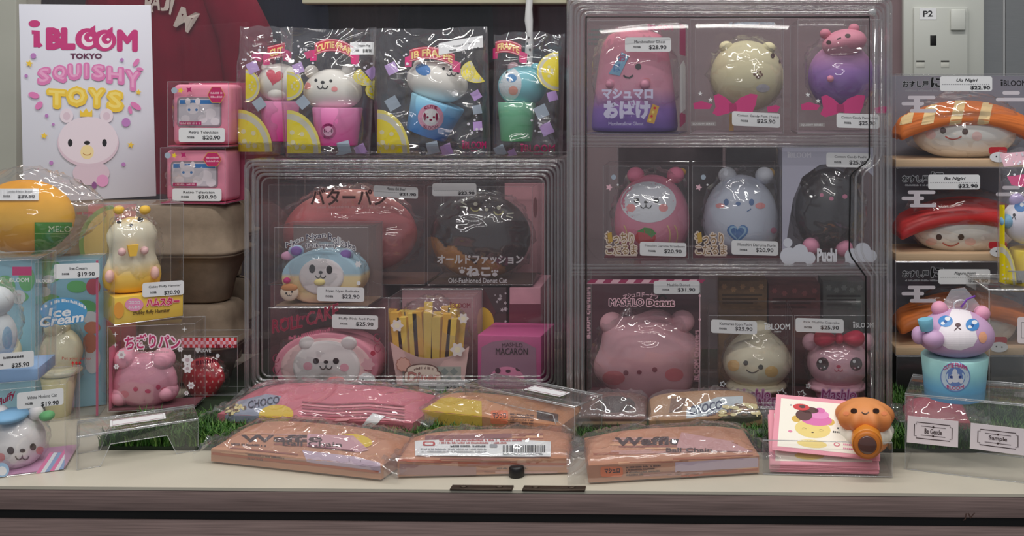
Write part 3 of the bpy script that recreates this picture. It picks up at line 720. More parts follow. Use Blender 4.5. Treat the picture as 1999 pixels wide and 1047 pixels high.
# box lying behind the daruma boxes
T = boxed('spare_toy_box', 'dark plain toy box standing behind the two daruma boxes', 'box', 1205, 1413, 284, 505, RIGHTY + .13, .07, ZS2, back=mat((110, 94, 98), .6)); 
box('printed_sleeve', -T.w / 2 + .002, T.w / 2 - .002, -T.d / 2 + .002, T.d / 2 - .004, .003, T.h - .004, mat((112, 96, 100), .6, vary=.15, scale=30), T.root)
T = boxed('spare_toy_box', 'grey toy box standing behind the white-blue daruma box', 'box', 1416, 1524, 284, 505, RIGHTY + .13, .07, ZS2)
box('printed_sleeve', -T.w / 2 + .002, T.w / 2 - .002, -T.d / 2 + .002, T.d / 2 - .004, .003, T.h - .004, mat((150, 148, 150), .6, vary=.1, scale=30), T.root)

# ---------------- tall case, bottom
T = boxed('boxed_donut_toy', 'clear box with big pale pink donut toy in the lower left', 'boxed toy', 1140, 1368, 546, 797, RIGHTY, .11, ZS3, base=BACKM, back=mat((106, 56, 70), .7))
b = T.blob('toy_body', 1264, 700, 102, 92, soft((232, 164, 176)), .002, .047, lambda x, y, z: (x * (1 + .06 * math.sin(6 * math.atan2(z, x))), y, z * (1 + .06 * math.sin(6 * math.atan2(z, x)))), seg=48, ring=30)
for x, y in ((1195, 632), (1332, 628)): T.blob('ear', x, y, 24, 22, soft((234, 168, 180)), .0, parent=b)
face(T, b, [(1222, 728, 5, 5), (1278, 722, 5, 5)], (1248, 727, 5, 4), None, [(1198, 738, 22, 14), (1316, 732, 18, 13)], em=mat((150, 60, 80), .5), cm=mat((232, 112, 124), .6))
wrapfilm(T, 1264, 698, 106, 98, 0, .05, 6)
c = front(T)
for i in range(15):
    u = 1146 + i * 15; c.poly(mat((180, 40, 96), .5) if i % 2 == 0 else LPINK, [(u, 553), (u + 15, 553), (u + 21, 546), (u + 6, 546)])
c.text(LPINK, 'マシュロドーナツ', 1216, 570, 1285, 580, .03, bend=6)
c.otext(LPINK, BLACK, 'MASHLO', 1190, 584, 1256, 597, 2, .03); c.otext(LPINK, DBROWN, 'Donut', 1263, 585, 1316, 598, 2, .03)
c.arc(BLACK, 1293, 584, 7, 7, 180, 360, 4)
c.text(LPINK, 'iBLOOM Characters', 1144, 561, 1152, 662, .02, vert=True); c.stroke(LPINK, [(1366, 575), (1366, 622), (1366, 700), (1364, 780)], 1.4); c.stroke(LPINK, [(1143, 554), (1362, 553)], 1.2)
c.text(mat((214, 150, 166), .5), 'iBLOOM Characters', 1356, 645, 1363, 745, .02, vert=True); c.disc(LPINK, 1366, 578, 2.4); c.disc(LPINK, 1366, 624, 2.4); c.build()
price(T, 1276, 549, 1366, 574, 'Mashlo Donut', '$31.90')
def cuptext(c, x, full=True):
    PM = mat((206, 150, 190), .5); PD = mat((150, 40, 110), .5)
    c.otext(PM, PD, 'Mashlo', x + 22, 761, x + 88, 779, 2, .015, skew=.1); c.otext(PM, PD, 'CUPCAKE', x, 778, x + 102, 797, 2, .03)
def ostar(c, x, y, r, m=LABEL):
    p = [(x + (r if i % 2 == 0 else r * .5) * math.sin(math.pi * i / 5 + .3), y - (r if i % 2 == 0 else r * .5) * math.cos(math.pi * i / 5 + .3)) for i in range(10)]
    c.stroke(m, p, 2, True)
T = boxed('boxed_cupcake_toy', 'clear box with cream bun-shaped cupcake toy smiling with orange cheeks', 'boxed toy', 1383, 1548, 616, 800, RIGHTY, .115, ZS3, group='cupcake boxes at the bottom of the tall case', base=BACKM)
BUN = soft((236, 224, 192))
b = T.blob('toy_body', 1478, 706, 67, 56, BUN, .0, .05, lambda x, y, z: (x * (1 - .30 * max(0, z) ** 2), y * (1 - .30 * max(0, z) ** 2), z * (1.18 if z > 0 else .9)), seg=36, ring=24)
T.blob('tip', 1484, 646, 22, 20, BUN, .0, parent=b); T.blob('rim', 1476, 752, 60, 13, BUN, .0, .045, parent=b)
z0 = T.pt(1470, 797).z; cpv = [(.030, 0), (.038, T.pt(1470, 755).z - z0)]
mk('cup', *lathevf(cpv, (T.pt(1476, 780).x, 0, z0 + .001), 30), mat((150, 44, 60), .6), T, True)
face(T, b, [(1456, 709, 5, 5), (1485, 717, 5, 5)], None, smile(1469, 722, 12, 6, 2.2), [(1432, 714, 12, 11), (1506, 726, 13, 11)], em=mat((60, 56, 40), .4), cm=mat((240, 190, 110), .6))
wrapfilm(T, 1478, 706, 68, 66, 0, .053, 7)
c = front(T); brand(c, LABEL, 1492, 631, 1542, 644, sub=LABEL); cuptext(c, 1415); ostar(c, 1525, 768, 10); ostar(c, 1411, 750, 6); ostar(c, 1531, 793, 4); c.build()
price(T, 1388, 624, 1478, 650, 'Kumaran Icon Puchi', '$25.90', slope=.04)
T = boxed('boxed_cupcake_toy', 'clear box with pink bear cupcake toy wearing a red bow', 'boxed toy', 1550, 1706, 616, 800, RIGHTY, .115, ZS3, group='cupcake boxes at the bottom of the tall case', base=BACKM)
PB = soft((240, 178, 196))
b = T.blob('toy_body', 1636, 706, 61, 50, PB, .0, .048, seg=34, ring=22)
for x in (1583, 1690): T.blob('ear', x, 668, 17, 17, PB, .0, parent=b)
T.blob('rim', 1634, 752, 58, 14, PB, .0, .044, parent=b)
z0 = T.pt(1632, 797).z; mk('cup', *lathevf([(.030, 0), (.038, T.pt(1632, 755).z - z0)], (T.pt(1634, 780).x, 0, z0 + .001), 30), mat((226, 132, 170), .6), T, True)
for sgn in (-1, 1): T.blob('bow_loop', 1638 + sgn * 27, 661, 23, 20, mat((226, 44, 80), .45), -.03, .014, lambda x, y, z, sg=sgn: (x, y, z * (.45 + .55 * abs((x * sg + 1) / 2))), parent=b)
T.blob('bow_knot', 1638, 661, 9, 11, mat((212, 34, 70), .45), -.036, .013, parent=b)
c = face(T, b, [(1606, 711, 12, 13), (1671, 711, 12, 13)], (1637, 716, 4.5, 3), wmouth(1637, 722, 4), (), em=mat((64, 34, 40), .35), nm=mat((214, 40, 90), .5))
c = Canvas(T, bvh(b), 'eye_glint', b, .0009)
for x in (1606, 1671): c.disc(WHITE, x - 4, 706, 3.2); c.disc(WHITE, x + 4, 717, 1.8); c.disc(LPINK, x - 3, 719, 1.6)
c.build(); wrapfilm(T, 1636, 706, 64, 62, 0, .052, 8)
c = front(T); cuptext(c, 1582); ostar(c, 1565, 770, 9); ostar(c, 1578, 754, 5); brand(c, LABEL, 1665, 629, 1705, 640); c.build()
price(T, 1553, 621, 1647, 648, 'Pink Mashlo Cupcake', '$25.90', slope=.03)
for lab, x0, x1, yt, m in (('golden brown printed carton standing behind the cream bun box', 1402, 1498, 548, (150, 112, 72)), ('dull red carton standing behind the pink bear cupcake box', 1500, 1602, 556, (120, 62, 60)), ('grey-green carton behind the red bow at the case handle', 1606, 1690, 550, (98, 104, 100))):
    T = boxthing('spare_toy_box', lab, 'box', x0, x1, yt, 780, RIGHTY + .135, .07, 0, 'spare cartons behind the cupcake boxes', ZS3)
    box('carton', -T.w / 2 + .0005, T.w / 2 - .0005, -T.d / 2, T.d / 2, .0004, T.h, mat(m, .6, vary=.25, scale=45), T.root, .001)
    c = front(T); cm_ = mat(tuple(int(v * .62) for v in m), .6); cl_ = mat(tuple(min(255, int(v * 1.45)) for v in m), .6)
    for i in range(5): c.flower(cl_, x0 + 12 + i * (x1 - x0 - 24) / 4, yt + 12 + (i % 2) * 5, 6)
    for i in range(3): c.rect(cm_, x0 + 8, yt + 26 + i * 8, x1 - 10 - i * 9, yt + 30 + i * 8)
    c.build()
# ================================================================== low case: bread, donut, rollcakes, fries, macaron
MY = .402
# back row supports
def carton(label, x0, x1, yt, Yf, d, m, zb, group=None, name='spare_toy_box'):
    T = boxthing(name, label, 'box', x0, x1, yt, 760, Yf, d, 0, group, zb)
    box('carton', -T.w / 2 + .0005, T.w / 2 - .0005, -T.d / 2, T.d / 2, .0004, T.h, mat(m, .6, vary=.12, scale=30), T.root, .001)
    return T
ZB2 = .176
def to_h(T, h): pass
T = carton('mauve carton standing behind the pink roll cake box', 527, 748, 558, .50, .13, (120, 78, 84), ZM, 'cartons stacked at the back of the low case')
ZB2 = ZM + T.h + .0006
c = front(T); c.rrect(LABEL, 700, 576, 742, 600, 3); c.text(INK, 'read', 722, 580, 736, 588, .02, skew=.2); c.rect(mat((80, 30, 34), .6), 700, 560, 746, 572); c.build()
T = carton('dark floral patterned carton standing behind the fries box', 782, 989, 562, .50, .13, (64, 40, 46), ZM, 'cartons stacked at the back of the low case')
c = front(T, 'floral_print'); rg = random.Random(5); FL = mat((190, 180, 186), .6)
for i in range(46):
    side = i % 2; px_ = 784 + 44 * rg.random() ** 1.6 if side else 987 - 44 * rg.random() ** 1.6; py_ = 564 + (8 + 100 * rg.random() ** 1.5)
    c.flower(FL, px_, py_, 2 + 3 * rg.random(), 5, .3)
c.poly(mat((92, 44, 50), .6), [(828, 566), (946, 566), (968, 610), (940, 660), (830, 660), (806, 610)])
c.disc(mat((236, 186, 40), .5), 940, 630, 24, 30); c.build()
T = carton('light pink carton with maroon band right of the floral carton', 994, 1056, 562, .50, .13, (206, 140, 156), ZM, 'cartons stacked at the back of the low case')
c = front(T); c.rect(mat((110, 30, 56), .6), 994, 594, 1056, 645); c.build()
T = boxthing('backing_board', 'tall pink board standing against the back of the low case', 'board', 985, 1062, 358, 755, .637, .008, 0, None, ZM)
box('board', -T.w / 2, T.w / 2, -T.d / 2, T.d / 2, .0004, T.h, mat((206, 140, 150), .6, vary=.04), T.root, .0008)
c = front(T); c.disc(mat((150, 84, 92), .6), 1045, 405, 4, 20); c.build()
# butter bread
T = boxed('boxed_bread_toy', 'clear box with red-pink butter bread toy and brown katakana lettering', 'boxed toy', 524, 829, 361, 556, .502, .125, ZB2, base=mat((110, 70, 60), .7))
bz0, bz1 = T.pt(683, 535).z, T.pt(683, 375).z
b = T.blob('toy_body', 684, 453, 130, 84, mat((226, 90, 100), .5, .3, grad=((bz0, bz1), [(0, (206, 80, 88)), (.35, (232, 132, 136)), (.5, (214, 108, 112)), (.75, (240, 116, 120)), (1, (226, 136, 124))]), vary=.04, scale=20), .0, .052, lambda x, y, z: (x * (1 - .04 * z), y * (1 - .22 * math.exp(-((z + .1 - .25 * x) / .10) ** 2)), z), seg=56, ring=44)
wrapfilm(T, 684, 453, 134, 88, 0, .056, 11)
c = front(T); c.otext(mat((214, 140, 132), .5), mat((70, 26, 22), .5), 'バターパン', 606, 368, 756, 401, 1.2, .02, slope=.01); c.greek(mat((216, 150, 150), .5), 620, 402, 745, 407); c.build()
price(T, 729, 362, 816, 384, 'Mammo Pink Bread', '$21.90', slope=.05, italic=True)
# donut
T = boxed('boxed_donut_cat_toy', 'clear box with dark chocolate donut cat toy and white lettering', 'boxed toy', 834, 1040, 364, 560, .50, .12, ZB2, base=mat((90, 66, 62), .7))
b = T.blob('toy_body', 938, 462, 96, 82, mat((212, 140, 66), .55, vary=.08, scale=30), .0, .048, lambda x, y, z: (x, y, z), seg=52, ring=36)
ch = T.blob('chocolate_icing', 938, 462, 97.5, 83.5, mat((58, 36, 36), .3, .5), .0, .050, None, b, 130, 96)
# scalloped lower edge of the icing: drop the faces under the drip line
bm = bmesh.new(); bm.from_mesh(ch.data); cc = T.pt(938, 462); kx = T.sc(938, 462)
def dripline(u):
    k = ((-1.1, .06), (-.8, .04), (-.62, -.16), (-.42, -.12), (-.25, -.30), (0, -.56), (.12, -.36), (.3, -.46), (.55, -.66), (.6, -1.3), (1.1, -1.3))
    for (a, p), (b_, q) in zip(k, k[1:]):
        if a <= u <= b_: return p + (q - p) * (u - a) / (b_ - a)
    return 0
kill = [f for f in bm.faces if (lambda q: (q.z - cc.z) / (82 * kx) < dripline((q.x - cc.x) / (96 * kx)))(f.calc_center_median())]
bmesh.ops.delete(bm, geom=kill, context='FACES'); bm.to_mesh(ch.data); bm.free()
c = Canvas(T, bvh(ch), 'eye', b, .0008); CR = mat((226, 220, 196), .5)
for x, y in ((928, 404), (973, 411)): c.arc(mat((210, 200, 120), .5), x, y, 9, 9, 10, 170, 2.2); c.disc(CR, x + .5, y - 5, 4); c.part('eye')
c.part('nose'); c.disc(CR, 950, 410, 3.6, 3); c.part('whisker')
for p_ in (((900, 395), (911, 401)), ((899, 404), (911, 406)), ((989, 418), (1002, 417)), ((988, 422), (1001, 426))): c.stroke(CR, list(p_), 2.4); c.part('whisker')
c.build(); wrapfilm(T, 938, 462, 99, 86, 0, .053, 12)
c = front(T); WT = mat((196, 190, 194), .5)
c.text(WT, 'オールドファッション', 853, 498, 1022, 516, .04); c.text(WT, 'ねこ', 910, 520, 958, 540, .06)
for x, y in ((902, 527), (966, 533)):
    c.disc(WT, x, y + 3, 5, 4)
    for k in (-1, 0, 1): c.disc(WT, x + k * 5, y - 4 + abs(k), 2)
c.text(WT, 'Old-Fashioned Donut Cat', 875, 543, 990, 553, .02); c.build()
price(T, 844, 358, 930, 383, '', '$23.90', italic=True)
# Nyan Nyan rollcake, on top of the roll cake box
T0 = boxed('boxed_rollcake_toy', 'clear box with pink roll cake toy with white bear face', 'boxed toy', 523, 753, 601, 760, MY, .088, ZM, base=BACKM, group='roll cake boxes stacked in the low case', back=mat((126, 84, 92), .7))
T = T0
PK = soft((244, 150, 172))
def slab(T, name, px, py, rx, ry, m, y0, y1, parent=None, n=40, flat=None):
    """thick round slice standing upright, with rounded rim"""
    cc = T.pt(px, py, y0); k = T.sc(px, py, y0); vs, fs = [], []; bev = .004
    rows = [(0, y0), (.97 * rx * k - bev, y0), (rx * k - bev * .3, y0 + bev * .3), (rx * k, y0 + bev), (rx * k, y1 - bev), (rx * k - bev, y1), (0, y1)]
    for r, y in rows:
        for i in range(n):
            A = 2 * math.pi * i / n; z = r * math.sin(A) * ry / rx
            if flat is not None: z = max(z, -flat * ry * k)
            vs.append((cc.x + r * math.cos(A), y, cc.z + z))
    for j in range(len(rows) - 1):
        for i in range(n): fs.append((j * n + i, j * n + (i + 1) % n, (j + 1) * n + (i + 1) % n, (j + 1) * n + i))
    return fixn(mk(name, vs, fs, m, parent or T.root, True))
b = slab(T, 'toy_body', 636, 716, 102, 66, PK, -.028, .03, flat=.66)
i1 = slab(T, 'cream_swirl', 636, 718, 90, 58, soft((250, 206, 206)), -.030, -.02, b, flat=.70)
hd = slab(T, 'bear_face', 636, 718, 66, 52, soft((240, 232, 232)), -.034, -.024, b, flat=.75)
for x in (600, 681): T.blob('ear', x, 671, 16, 14, soft((240, 232, 232)), -.028, .008, parent=b)
face(T, hd, [(617, 705, 6, 6), (656, 705, 6, 6)], (636.5, 707, 4.5, 3.5), wmouth(636.5, 716, 6), [(601, 715, 9, 8), (672, 718, 9, 8)], cm=mat((250, 170, 190), .6))
T.blob('strawberry', 656, 745, 18, 10, mat((244, 140, 140), .5), -.034, .006, parent=b)
tb = T.blob('small_bear', 716, 744, 17, 16, WHITE, -.036, .006, parent=b)
face(T, tb, [(709, 741, 1.6, 1.6), (723, 744, 1.6, 1.6)], None, wmouth(716, 745, 2))
c = front(T); c.otext(mat((196, 60, 90), .5), mat((150, 30, 60), .5), 'ROLL CAKE', 532, 628, 660, 654, .8, .0, slope=-.26, bend=-3); c.text(mat((170, 40, 76), .5), 'FLUFFY', 562, 620, 604, 628, .02, slope=-.1)
c.greek(mat((220, 110, 140), .5), 560, 658, 650, 665, slope=-.22); SW = mat((170, 50, 84), .5)
for x, y, s_ in ((539, 700, 1), (539, 722, 1), (540, 740, 1), (736, 660, -1), (737, 680, -1)): c.arc(SW, x, y, 6, 8, 0, 300, 1.5)
c.disc(mat((190, 40, 70), .5), 551, 626, 4); c.disc(mat((190, 40, 70), .5), 728, 690, 5); c.flower(mat((230, 170, 180), .5), 718, 712, 14); c.stroke(SW, [(710, 722), (718, 725), (726, 724)], 2); c.build()
wrapfilm(T, 636, 712, 104, 62, 0, .036, 13)
price(T, 648, 614, 738, 641, 'Fluffy Pink Roll Pom', '$25.90', slope=.03)
T = boxed('boxed_rollcake_toy', 'clear box with blue and yellow rollcake cat toy stacked on roll cake box', 'boxed toy', 535, 719, 444, 598, MY + .004, .082, ZM + T0.h + .0004, base=mat((150, 120, 100), .7), group='roll cake boxes stacked in the low case', back=mat((140, 118, 116), .7))
b = slab(T, 'toy_body', 626, 543, 78, 53, mat((240, 214, 160), .55, grad=((T.pt(626, 590).z, T.pt(626, 492).z), [(0, (236, 176, 160)), (.25, (244, 212, 150)), (.55, (242, 216, 160)), (.62, (168, 206, 226)), (1, (168, 206, 226))])), -.026, .028, flat=.92)
hd = slab(T, 'cat_face', 626, 541, 44, 36, soft((236, 226, 228)), -.030, -.02, b)
for x, y in ((578, 490), (675, 497)): T.blob('ear', x, y, 15, 12, soft((176, 200, 226)), -.012, .01, parent=b); T.blob('inner_ear', x, y, 11, 9, soft((158, 116, 208)), -.020, .006, parent=b)
T.blob('cheek_tuft', 562, 500, 13, 9, soft((226, 160, 196)), -.014, .008, parent=b)
face(T, hd, [(609.5, 525, 6, 8.5), (643, 527, 6, 8.5)], (626, 532, 4, 3), wmouth(626, 539, 5))
sn = T.blob('snack', 624, 551, 11, 7, soft((244, 222, 140)), -.030, .005, parent=b)
kt = T.blob('small_cat', 565, 571, 18, 17, soft((238, 214, 190)), -.033, .005, parent=b)
T.blob('cat_cap', 565, 562, 16, 8, soft((214, 140, 80)), -.035, .004, parent=kt); T.blob('cherry', 560, 548, 7, 6, soft((214, 40, 120)), -.034, .005, parent=kt)
face(T, kt, [(559, 573, 1.8, 2.4), (570, 570, 1.8, 2.4)], None, wmouth(565, 576, 2))
c = front(T)
for t, x0, x1, sl, y in (('Nyan', 558, 592, -.42, 474), ('Nyan', 598, 636, -.12, 458), ('Rollcake', 641, 694, .42, 455)): c.otext(WHITE, mat((60, 50, 80), .5), t, x0, y, x1, y + 13, 1.1, .01, slope=sl)
c.otext(WHITE, mat((60, 50, 80), .5), '(Mikepan)', 597, 475, 656, 486, 1.0, .01)
c.flower(WHITE, 699, 516, 7); c.disc(WHITE, 700, 553, 4); c.build()
wrapfilm(T, 626, 530, 82, 58, 0, .032, 14)
price(T, 619, 560, 711, 588, 'Nyan Nyan Rollcake', '$22.90', slope=.02)
# fries
T = boxed('boxed_fries_toy', 'clear box with yellow french fries toy in light pink sleeve', 'boxed toy', 757, 923, 582, 760, MY, .082, ZM, base=BACKM, back=mat((176, 128, 136), .7))
zb_ = T.pt(840, 756).z
def P3(px, py, yl): q = T.pt(px, py, yl); return (q.x, q.y, q.z)
fr = mat((246, 204, 72), .5, vary=.10, scale=25); fr2 = mat((238, 178, 56), .5, vary=.10, scale=25)
rgf = random.Random(9)
sl_pts = [(762, 668), (790, 686), (815, 697), (845, 701), (875, 697), (900, 688), (916, 676), (905, 756), (776, 756)]
n_ = len(sl_pts); vs = [P3(x, y, -.030) for x, y in sl_pts] + [P3(x, y, .028) for x, y in sl_pts]
sleeve = mk('sleeve', vs, [tuple(range(n_)), tuple(range(2 * n_ - 1, n_ - 1, -1))] + [(i, n_ + i, n_ + (i + 1) % n_, (i + 1) % n_) for i in range(n_)], soft((244, 196, 192)), T); fixn(sleeve)
c = Canvas(T, -.0302, 'sleeve_checks', sleeve); c.rect(mat((190, 190, 180), .6), 786, 716, 900, 752)
for i in range(6):
    for j in range(2): c.poly(mat((150, 160, 156), .6), [(796 + i * 18 + j * 9, 718 + j * 16), (804 + i * 18 + j * 9, 726 + j * 16), (796 + i * 18 + j * 9, 734 + j * 16), (788 + i * 18 + j * 9, 726 + j * 16)])
c.build()
for i in range(17):
    x = 770 + i % 9 * 17 + rgf.uniform(-3, 3); yt_ = 588 + rgf.uniform(0, 26) + abs(x - 838) * .10 if i < 9 else 584 + rgf.uniform(0, 25)
    yl = -.022 if i >= 9 else -.004
    if i >= 9: yt_ += 24
    a_ = P3(x + rgf.uniform(-4, 4), yt_, yl); q = P3(x * .8 + 168, 730, yl); wd = .0078
    d_ = rgf.uniform(-.5, .5); vs = []
    for (cx_, cz_) in ((q[0], q[2]), (a_[0], a_[2])):
        for u, v in ((-1, -1), (1, -1), (1, 1), (-1, 1)): vs.append((cx_ + u * wd * math.cos(d_) - v * wd * math.sin(d_) * .5, yl + v * wd, cz_))
    f_ = mk('french_fry', vs, [(0, 3, 2, 1), (4, 5, 6, 7), (0, 1, 5, 4), (1, 2, 6, 5), (2, 3, 7, 6), (3, 0, 4, 7)], fr if i % 3 else fr2, T); fixn(f_)
wrapfilm(T, 840, 668, 80, 88, 0, .036, 15)
c = front(T); c.text(mat((150, 70, 70), .5), 'ブルームフライズ', 761, 600, 803, 606, .0); brand(c, mat((140, 40, 60), .5), 878, 591, 918, 602)
for q in ((775, 636, 13), (904.5, 622, 11), (893, 683, 15)): c.flower(mat((238, 226, 222), .5), *q); c.disc(mat((250, 236, 200), .5), q[0], q[1], q[2] * .4)
c.flower(mat((190, 120, 104), .5), 787, 712, 15, 10, .06); c.flower(mat((236, 176, 160), .5), 787, 712, 13, 10, .06)
c.disc(mat((120, 80, 74), .6), 824, 722, 31, 12); c.rrect(mat((120, 80, 74), .6), 788, 724, 862, 749, 8); c.disc(mat((240, 216, 200), .5), 824, 723, 29, 10.5); c.rrect(mat((240, 216, 200), .5), 790, 726, 860, 747, 7)
c.greek(mat((120, 80, 74), .6), 808, 716, 846, 721, bend=3); c.otext(mat((140, 80, 74), .5), mat((214, 130, 120), .5), 'Diner', 795, 727, 856, 745, 1., .01, skew=.15)
for i in range(4):
    for j in range(4): c.rect(BLACK if (i + j) % 2 else WHITE, 757 + i * 4.5, 747 + j * 3.3, 761.5 + i * 4.5, 750.3 + j * 3.3)
c.build()
price(T, 818, 743, 917, 762, '~', '$25.90', yl=-T.d / 2 - .003)
# macaron
T = boxthing('boxed_macaron_toy', 'magenta carton with window showing pink macaron toy face', 'boxed toy', 931, 1055, 655, 760, MY, .10, -6, None, ZM)
MG = mat((216, 84, 150), .5, vary=.03)
fl = -T.d / 2
box('carton', -T.w / 2, T.w / 2, fl + .004, T.d / 2, .0004, T.h, MG, T.root, .0012)
fr_ = Canvas(T, fl + .0036, 'window_recess'); fr_.poly(mat((176, 120, 150), .5), [(940, 678), (960, 668), (990, 664), (1022, 668), (1046, 680), (1048, 752), (938, 752)]); fr_.build()
mc_ = T.blob('toy_face', 993, 740, 50, 38, soft((238, 132, 176)), fl + .012, .012, lambda x, y, z: (x, min(y, 0), max(z, -.5)))
face(T, mc_, [(972, 724, 5.5, 5.5), (1012, 720, 5.5, 5.5)], (992, 725, 5, 3), None, [(1030, 728, 9, 7)], em=mat((80, 24, 56), .5), cm=mat((244, 120, 140), .6))
c = Canvas(T, fl + .002, 'printed_lettering'); c.text(mat((80, 30, 56), .5), 'MASHLO', 980, 669, 1020, 677, .02, bend=2); c.text(mat((50, 16, 34), .5), 'MACARON', 968, 680, 1030, 693, .03); c.build()
box('window_film', -T.w / 2 + .001, T.w / 2 - .001, fl, fl + .0014, .001, T.h - .001, CLEAR, T.root, .0005)

# ================================================================== drink-cup toys in printed bags on the low case
def bagthing(label, x0, x1, yt, yb, Yf, zb, seed, dep=.036, group='cup toy bags standing on the low case', x0t=None, x1t=None, nm='bagged_cup_toy', cat='bagged toy', amp=1.):
    """clear gusseted bag with wavy sealed top and crinkled faces"""
    P = at((x0 + x1) / 2, yb, Yf); T = Thing(nm, label, cat, (P.x, Yf, zb), 0, 0, group)
    x0t = x0 if x0t is None else x0t; x1t = x1 if x1t is None else x1t
    nu, nv = 46, 50; vs, fs, sm = [], [], []
    for side in (-1, 1):
        for j in range(nv + 1):
            t = j / nv
            for i in range(nu + 1):
                u = i / nu
                pxx = (x0 + (x1 - x0) * u) * (1 - t) + (x0t + (x1t - x0t) * u) * t; wob = 7 * noise.noise(Vector((u * 4.5, seed * 3.1, 0))) * t
                pyy = yb + (yt - yb) * t + wob
                q = T.pt(pxx, pyy, 0)
                bulge = dep * .95 * max(0, 1 - (2 * u - 1) ** 6) ** .5 * (1 - max(0, (t - .55) / .45) ** 1.5) * (min(1, t / .08) * .35 + .65)
                V = Vector((q.x * 16, side * 3 + seed, q.z * 16)); cr = max(0, 1 - abs(noise.noise(V * .75)) * 2) ** 3 * .0075 + max(0, 1 - abs(noise.noise(V * 1.7)) * 2) ** 3 * .004
                edge = min(1, u * 12, (1 - u) * 12)
                if side < 0: sm.append(Vector((q.x, -bulge - .0004, max(.0006, q.z))))
                vs.append((q.x, side * (bulge + .0012 * edge + cr * edge * amp * (1.1 if t > .55 else .8)), max(.0006, q.z) if j else .0006))
    n = (nu + 1) * (nv + 1)
    for s_ in (0, 1):
        for j in range(nv):
            for i in range(nu):
                a = s_ * n + j * (nu + 1) + i; q = (a, a + 1, a + nu + 2, a + nu + 1); fs.append(q if s_ == 0 else q[::-1])
    for j in range(nv):
        for i in (0, nu):
            a = j * (nu + 1) + i; fs.append((a, a + nu + 1, a + nu + 1 + n, a + n))
    bag = mk('clear_bag', vs, fs, BAG, T, True)
    nf = nu * nv; fb = BVHTree.FromPolygons(sm, fs[:nf])
    return T, bag, fb
def lemon(c, x, y, r, quarter=True, a0=-90, a1=0, ry=None):
    ry = ry or r; pale = mat((214, 210, 190), .5)
    c.disc(mat((244, 226, 90), .5), x, y, r, ry, a0=a0, a1=a1); c.disc(pale, x, y, r * .92, ry * .92, a0=a0, a1=a1); c.disc(LEMON, x, y, r * .78, ry * .78, a0=a0, a1=a1)
    am = (a0 + a1) / 2
    for k, rr in ((-28, .5), (0, .62), (28, .5), (-10, .3), (18, .32)):
        A = math.radians(am + k); c.disc(mat((236, 226, 170), .5), x + r * rr * math.cos(A), y + ry * rr * math.sin(A), r * .07)
def ribbon(c, t, x0, y0, x1, y1, slope=.0, bend=0., al=True):
    """arched red banner with cream letters"""
    n = 10; H = y1 - y0; top, bot = [], []
    for i in range(n + 1):
        u = i / n; x = x0 + (x1 - x0) * u; y = y0 + slope * (x - x0) + bend * (2 * u - 1) ** 2; top.append((x, y)); bot.append((x, y + H))
    c.poly(HOT, [(x0 - 9, top[0][1] + H * .6), (x0 + 6, top[0][1] + H * .4), (x0 + 4, bot[0][1] + 9), (x0 - 9, bot[0][1] + 10)])
    c.poly(HOT, [(x1 - 6, top[-1][1] + H * .4), (x1 + 12, top[-1][1] + H * .7), (x1 + 10, bot[-1][1] + 12), (x1 - 4, bot[-1][1] + 9)])
    c.add(mat((206, 36, 66), .5), top + bot, [(i, i + 1, n + 2 + i, n + 1 + i) for i in range(n)])
    c.stroke(mat((240, 170, 180), .5), [(x, y + H - 2) for x, y in top], 1.4); c.stroke(mat((240, 170, 180), .5), [(x, y + 2) for x, y in top], 1.4)
    c.text(mat((244, 206, 120), .5), t, x0 + 4, y0 + H * .22, x1 - 4, y0 + H * .78, .035, slope=slope, bend=bend)
def confetti(c, sq):
    for x, y, r, m, a in sq:
        c.poly(m, [(x + r * math.cos(math.radians(a + k * 90)), y + r * math.sin(math.radians(a + k * 90))) for k in range(4)])
def bubbles(c, x0, y0, x1, y1, n, seed):
    r_ = random.Random(seed)
    for i in range(n): c.disc(mat((220, 214, 226), .5), r_.uniform(x0, x1), r_.uniform(y0, y1), r_.uniform(1.2, 3.0), n=10, rings=1)
def cup(T, xt0, xt1, yt, xb0, xb1, yb, m, yl=0., tilt=0., name='cup', parent=None):
    """tapered drink cup standing in the toy, optional sideways tilt"""
    q0, q1 = T.pt((xb0 + xb1) / 2, yb, yl), T.pt((xt0 + xt1) / 2, yt, yl); k = T.sc((xb0 + xb1) / 2, yb, yl)
    ax = q1 - q0; L = ax.length; rb, rt = (xb1 - xb0) / 2 * k, (xt1 - xt0) / 2 * k
    vs, fs = lathevf([(rb * .92, 0), (rb, .0012), (rb + (rt - rb) * .5, L * .5), (rt, L * .97), (rt * .97, L)], (0, 0, 0), 40)
    M = ax.to_track_quat('Z', 'Y').to_matrix()
    # keep the same roll: rotate only about the view axis
    a = math.atan2(ax.x, ax.z); ca, sa = math.cos(a), math.sin(a)
    vs = [(q0.x + v[0] * ca + v[2] * sa, q0.y + v[1], q0.z - v[0] * sa + v[2] * ca) for v in vs]
    o = mk(name, vs, fs, m, parent or T.root, True)
    try: o.data.set_sharp_from_angle(angle=math.radians(50))
    except Exception: pass
    return o
def badge(c, x, y, r, ring, inner, ink):
    c.disc(ring, x, y, r, n=28); c.disc(inner, x, y, r * .66, n=24); c.disc(ink, x - r * .24, y, r * .09); c.disc(ink, x + r * .24, y, r * .09); c.disc(ink, x, y + r * .2, r * .12, r * .08)
    c.disc(ink, x - r * .46, y - r * .05, r * .1, r * .3); c.disc(ink, x + r * .46, y - r * .05, r * .1, r * .3)
    c.text(ink, 'CUTIE', x - r * .5, y - r * .95, x + r * .5, y - r * .70, .04, bend=r * .12); c.text(ink, 'BLOOM', x - r * .55, y + r * .68, x + r * .55, y + r * .95, .04, bend=-r * .12)
BY = .47
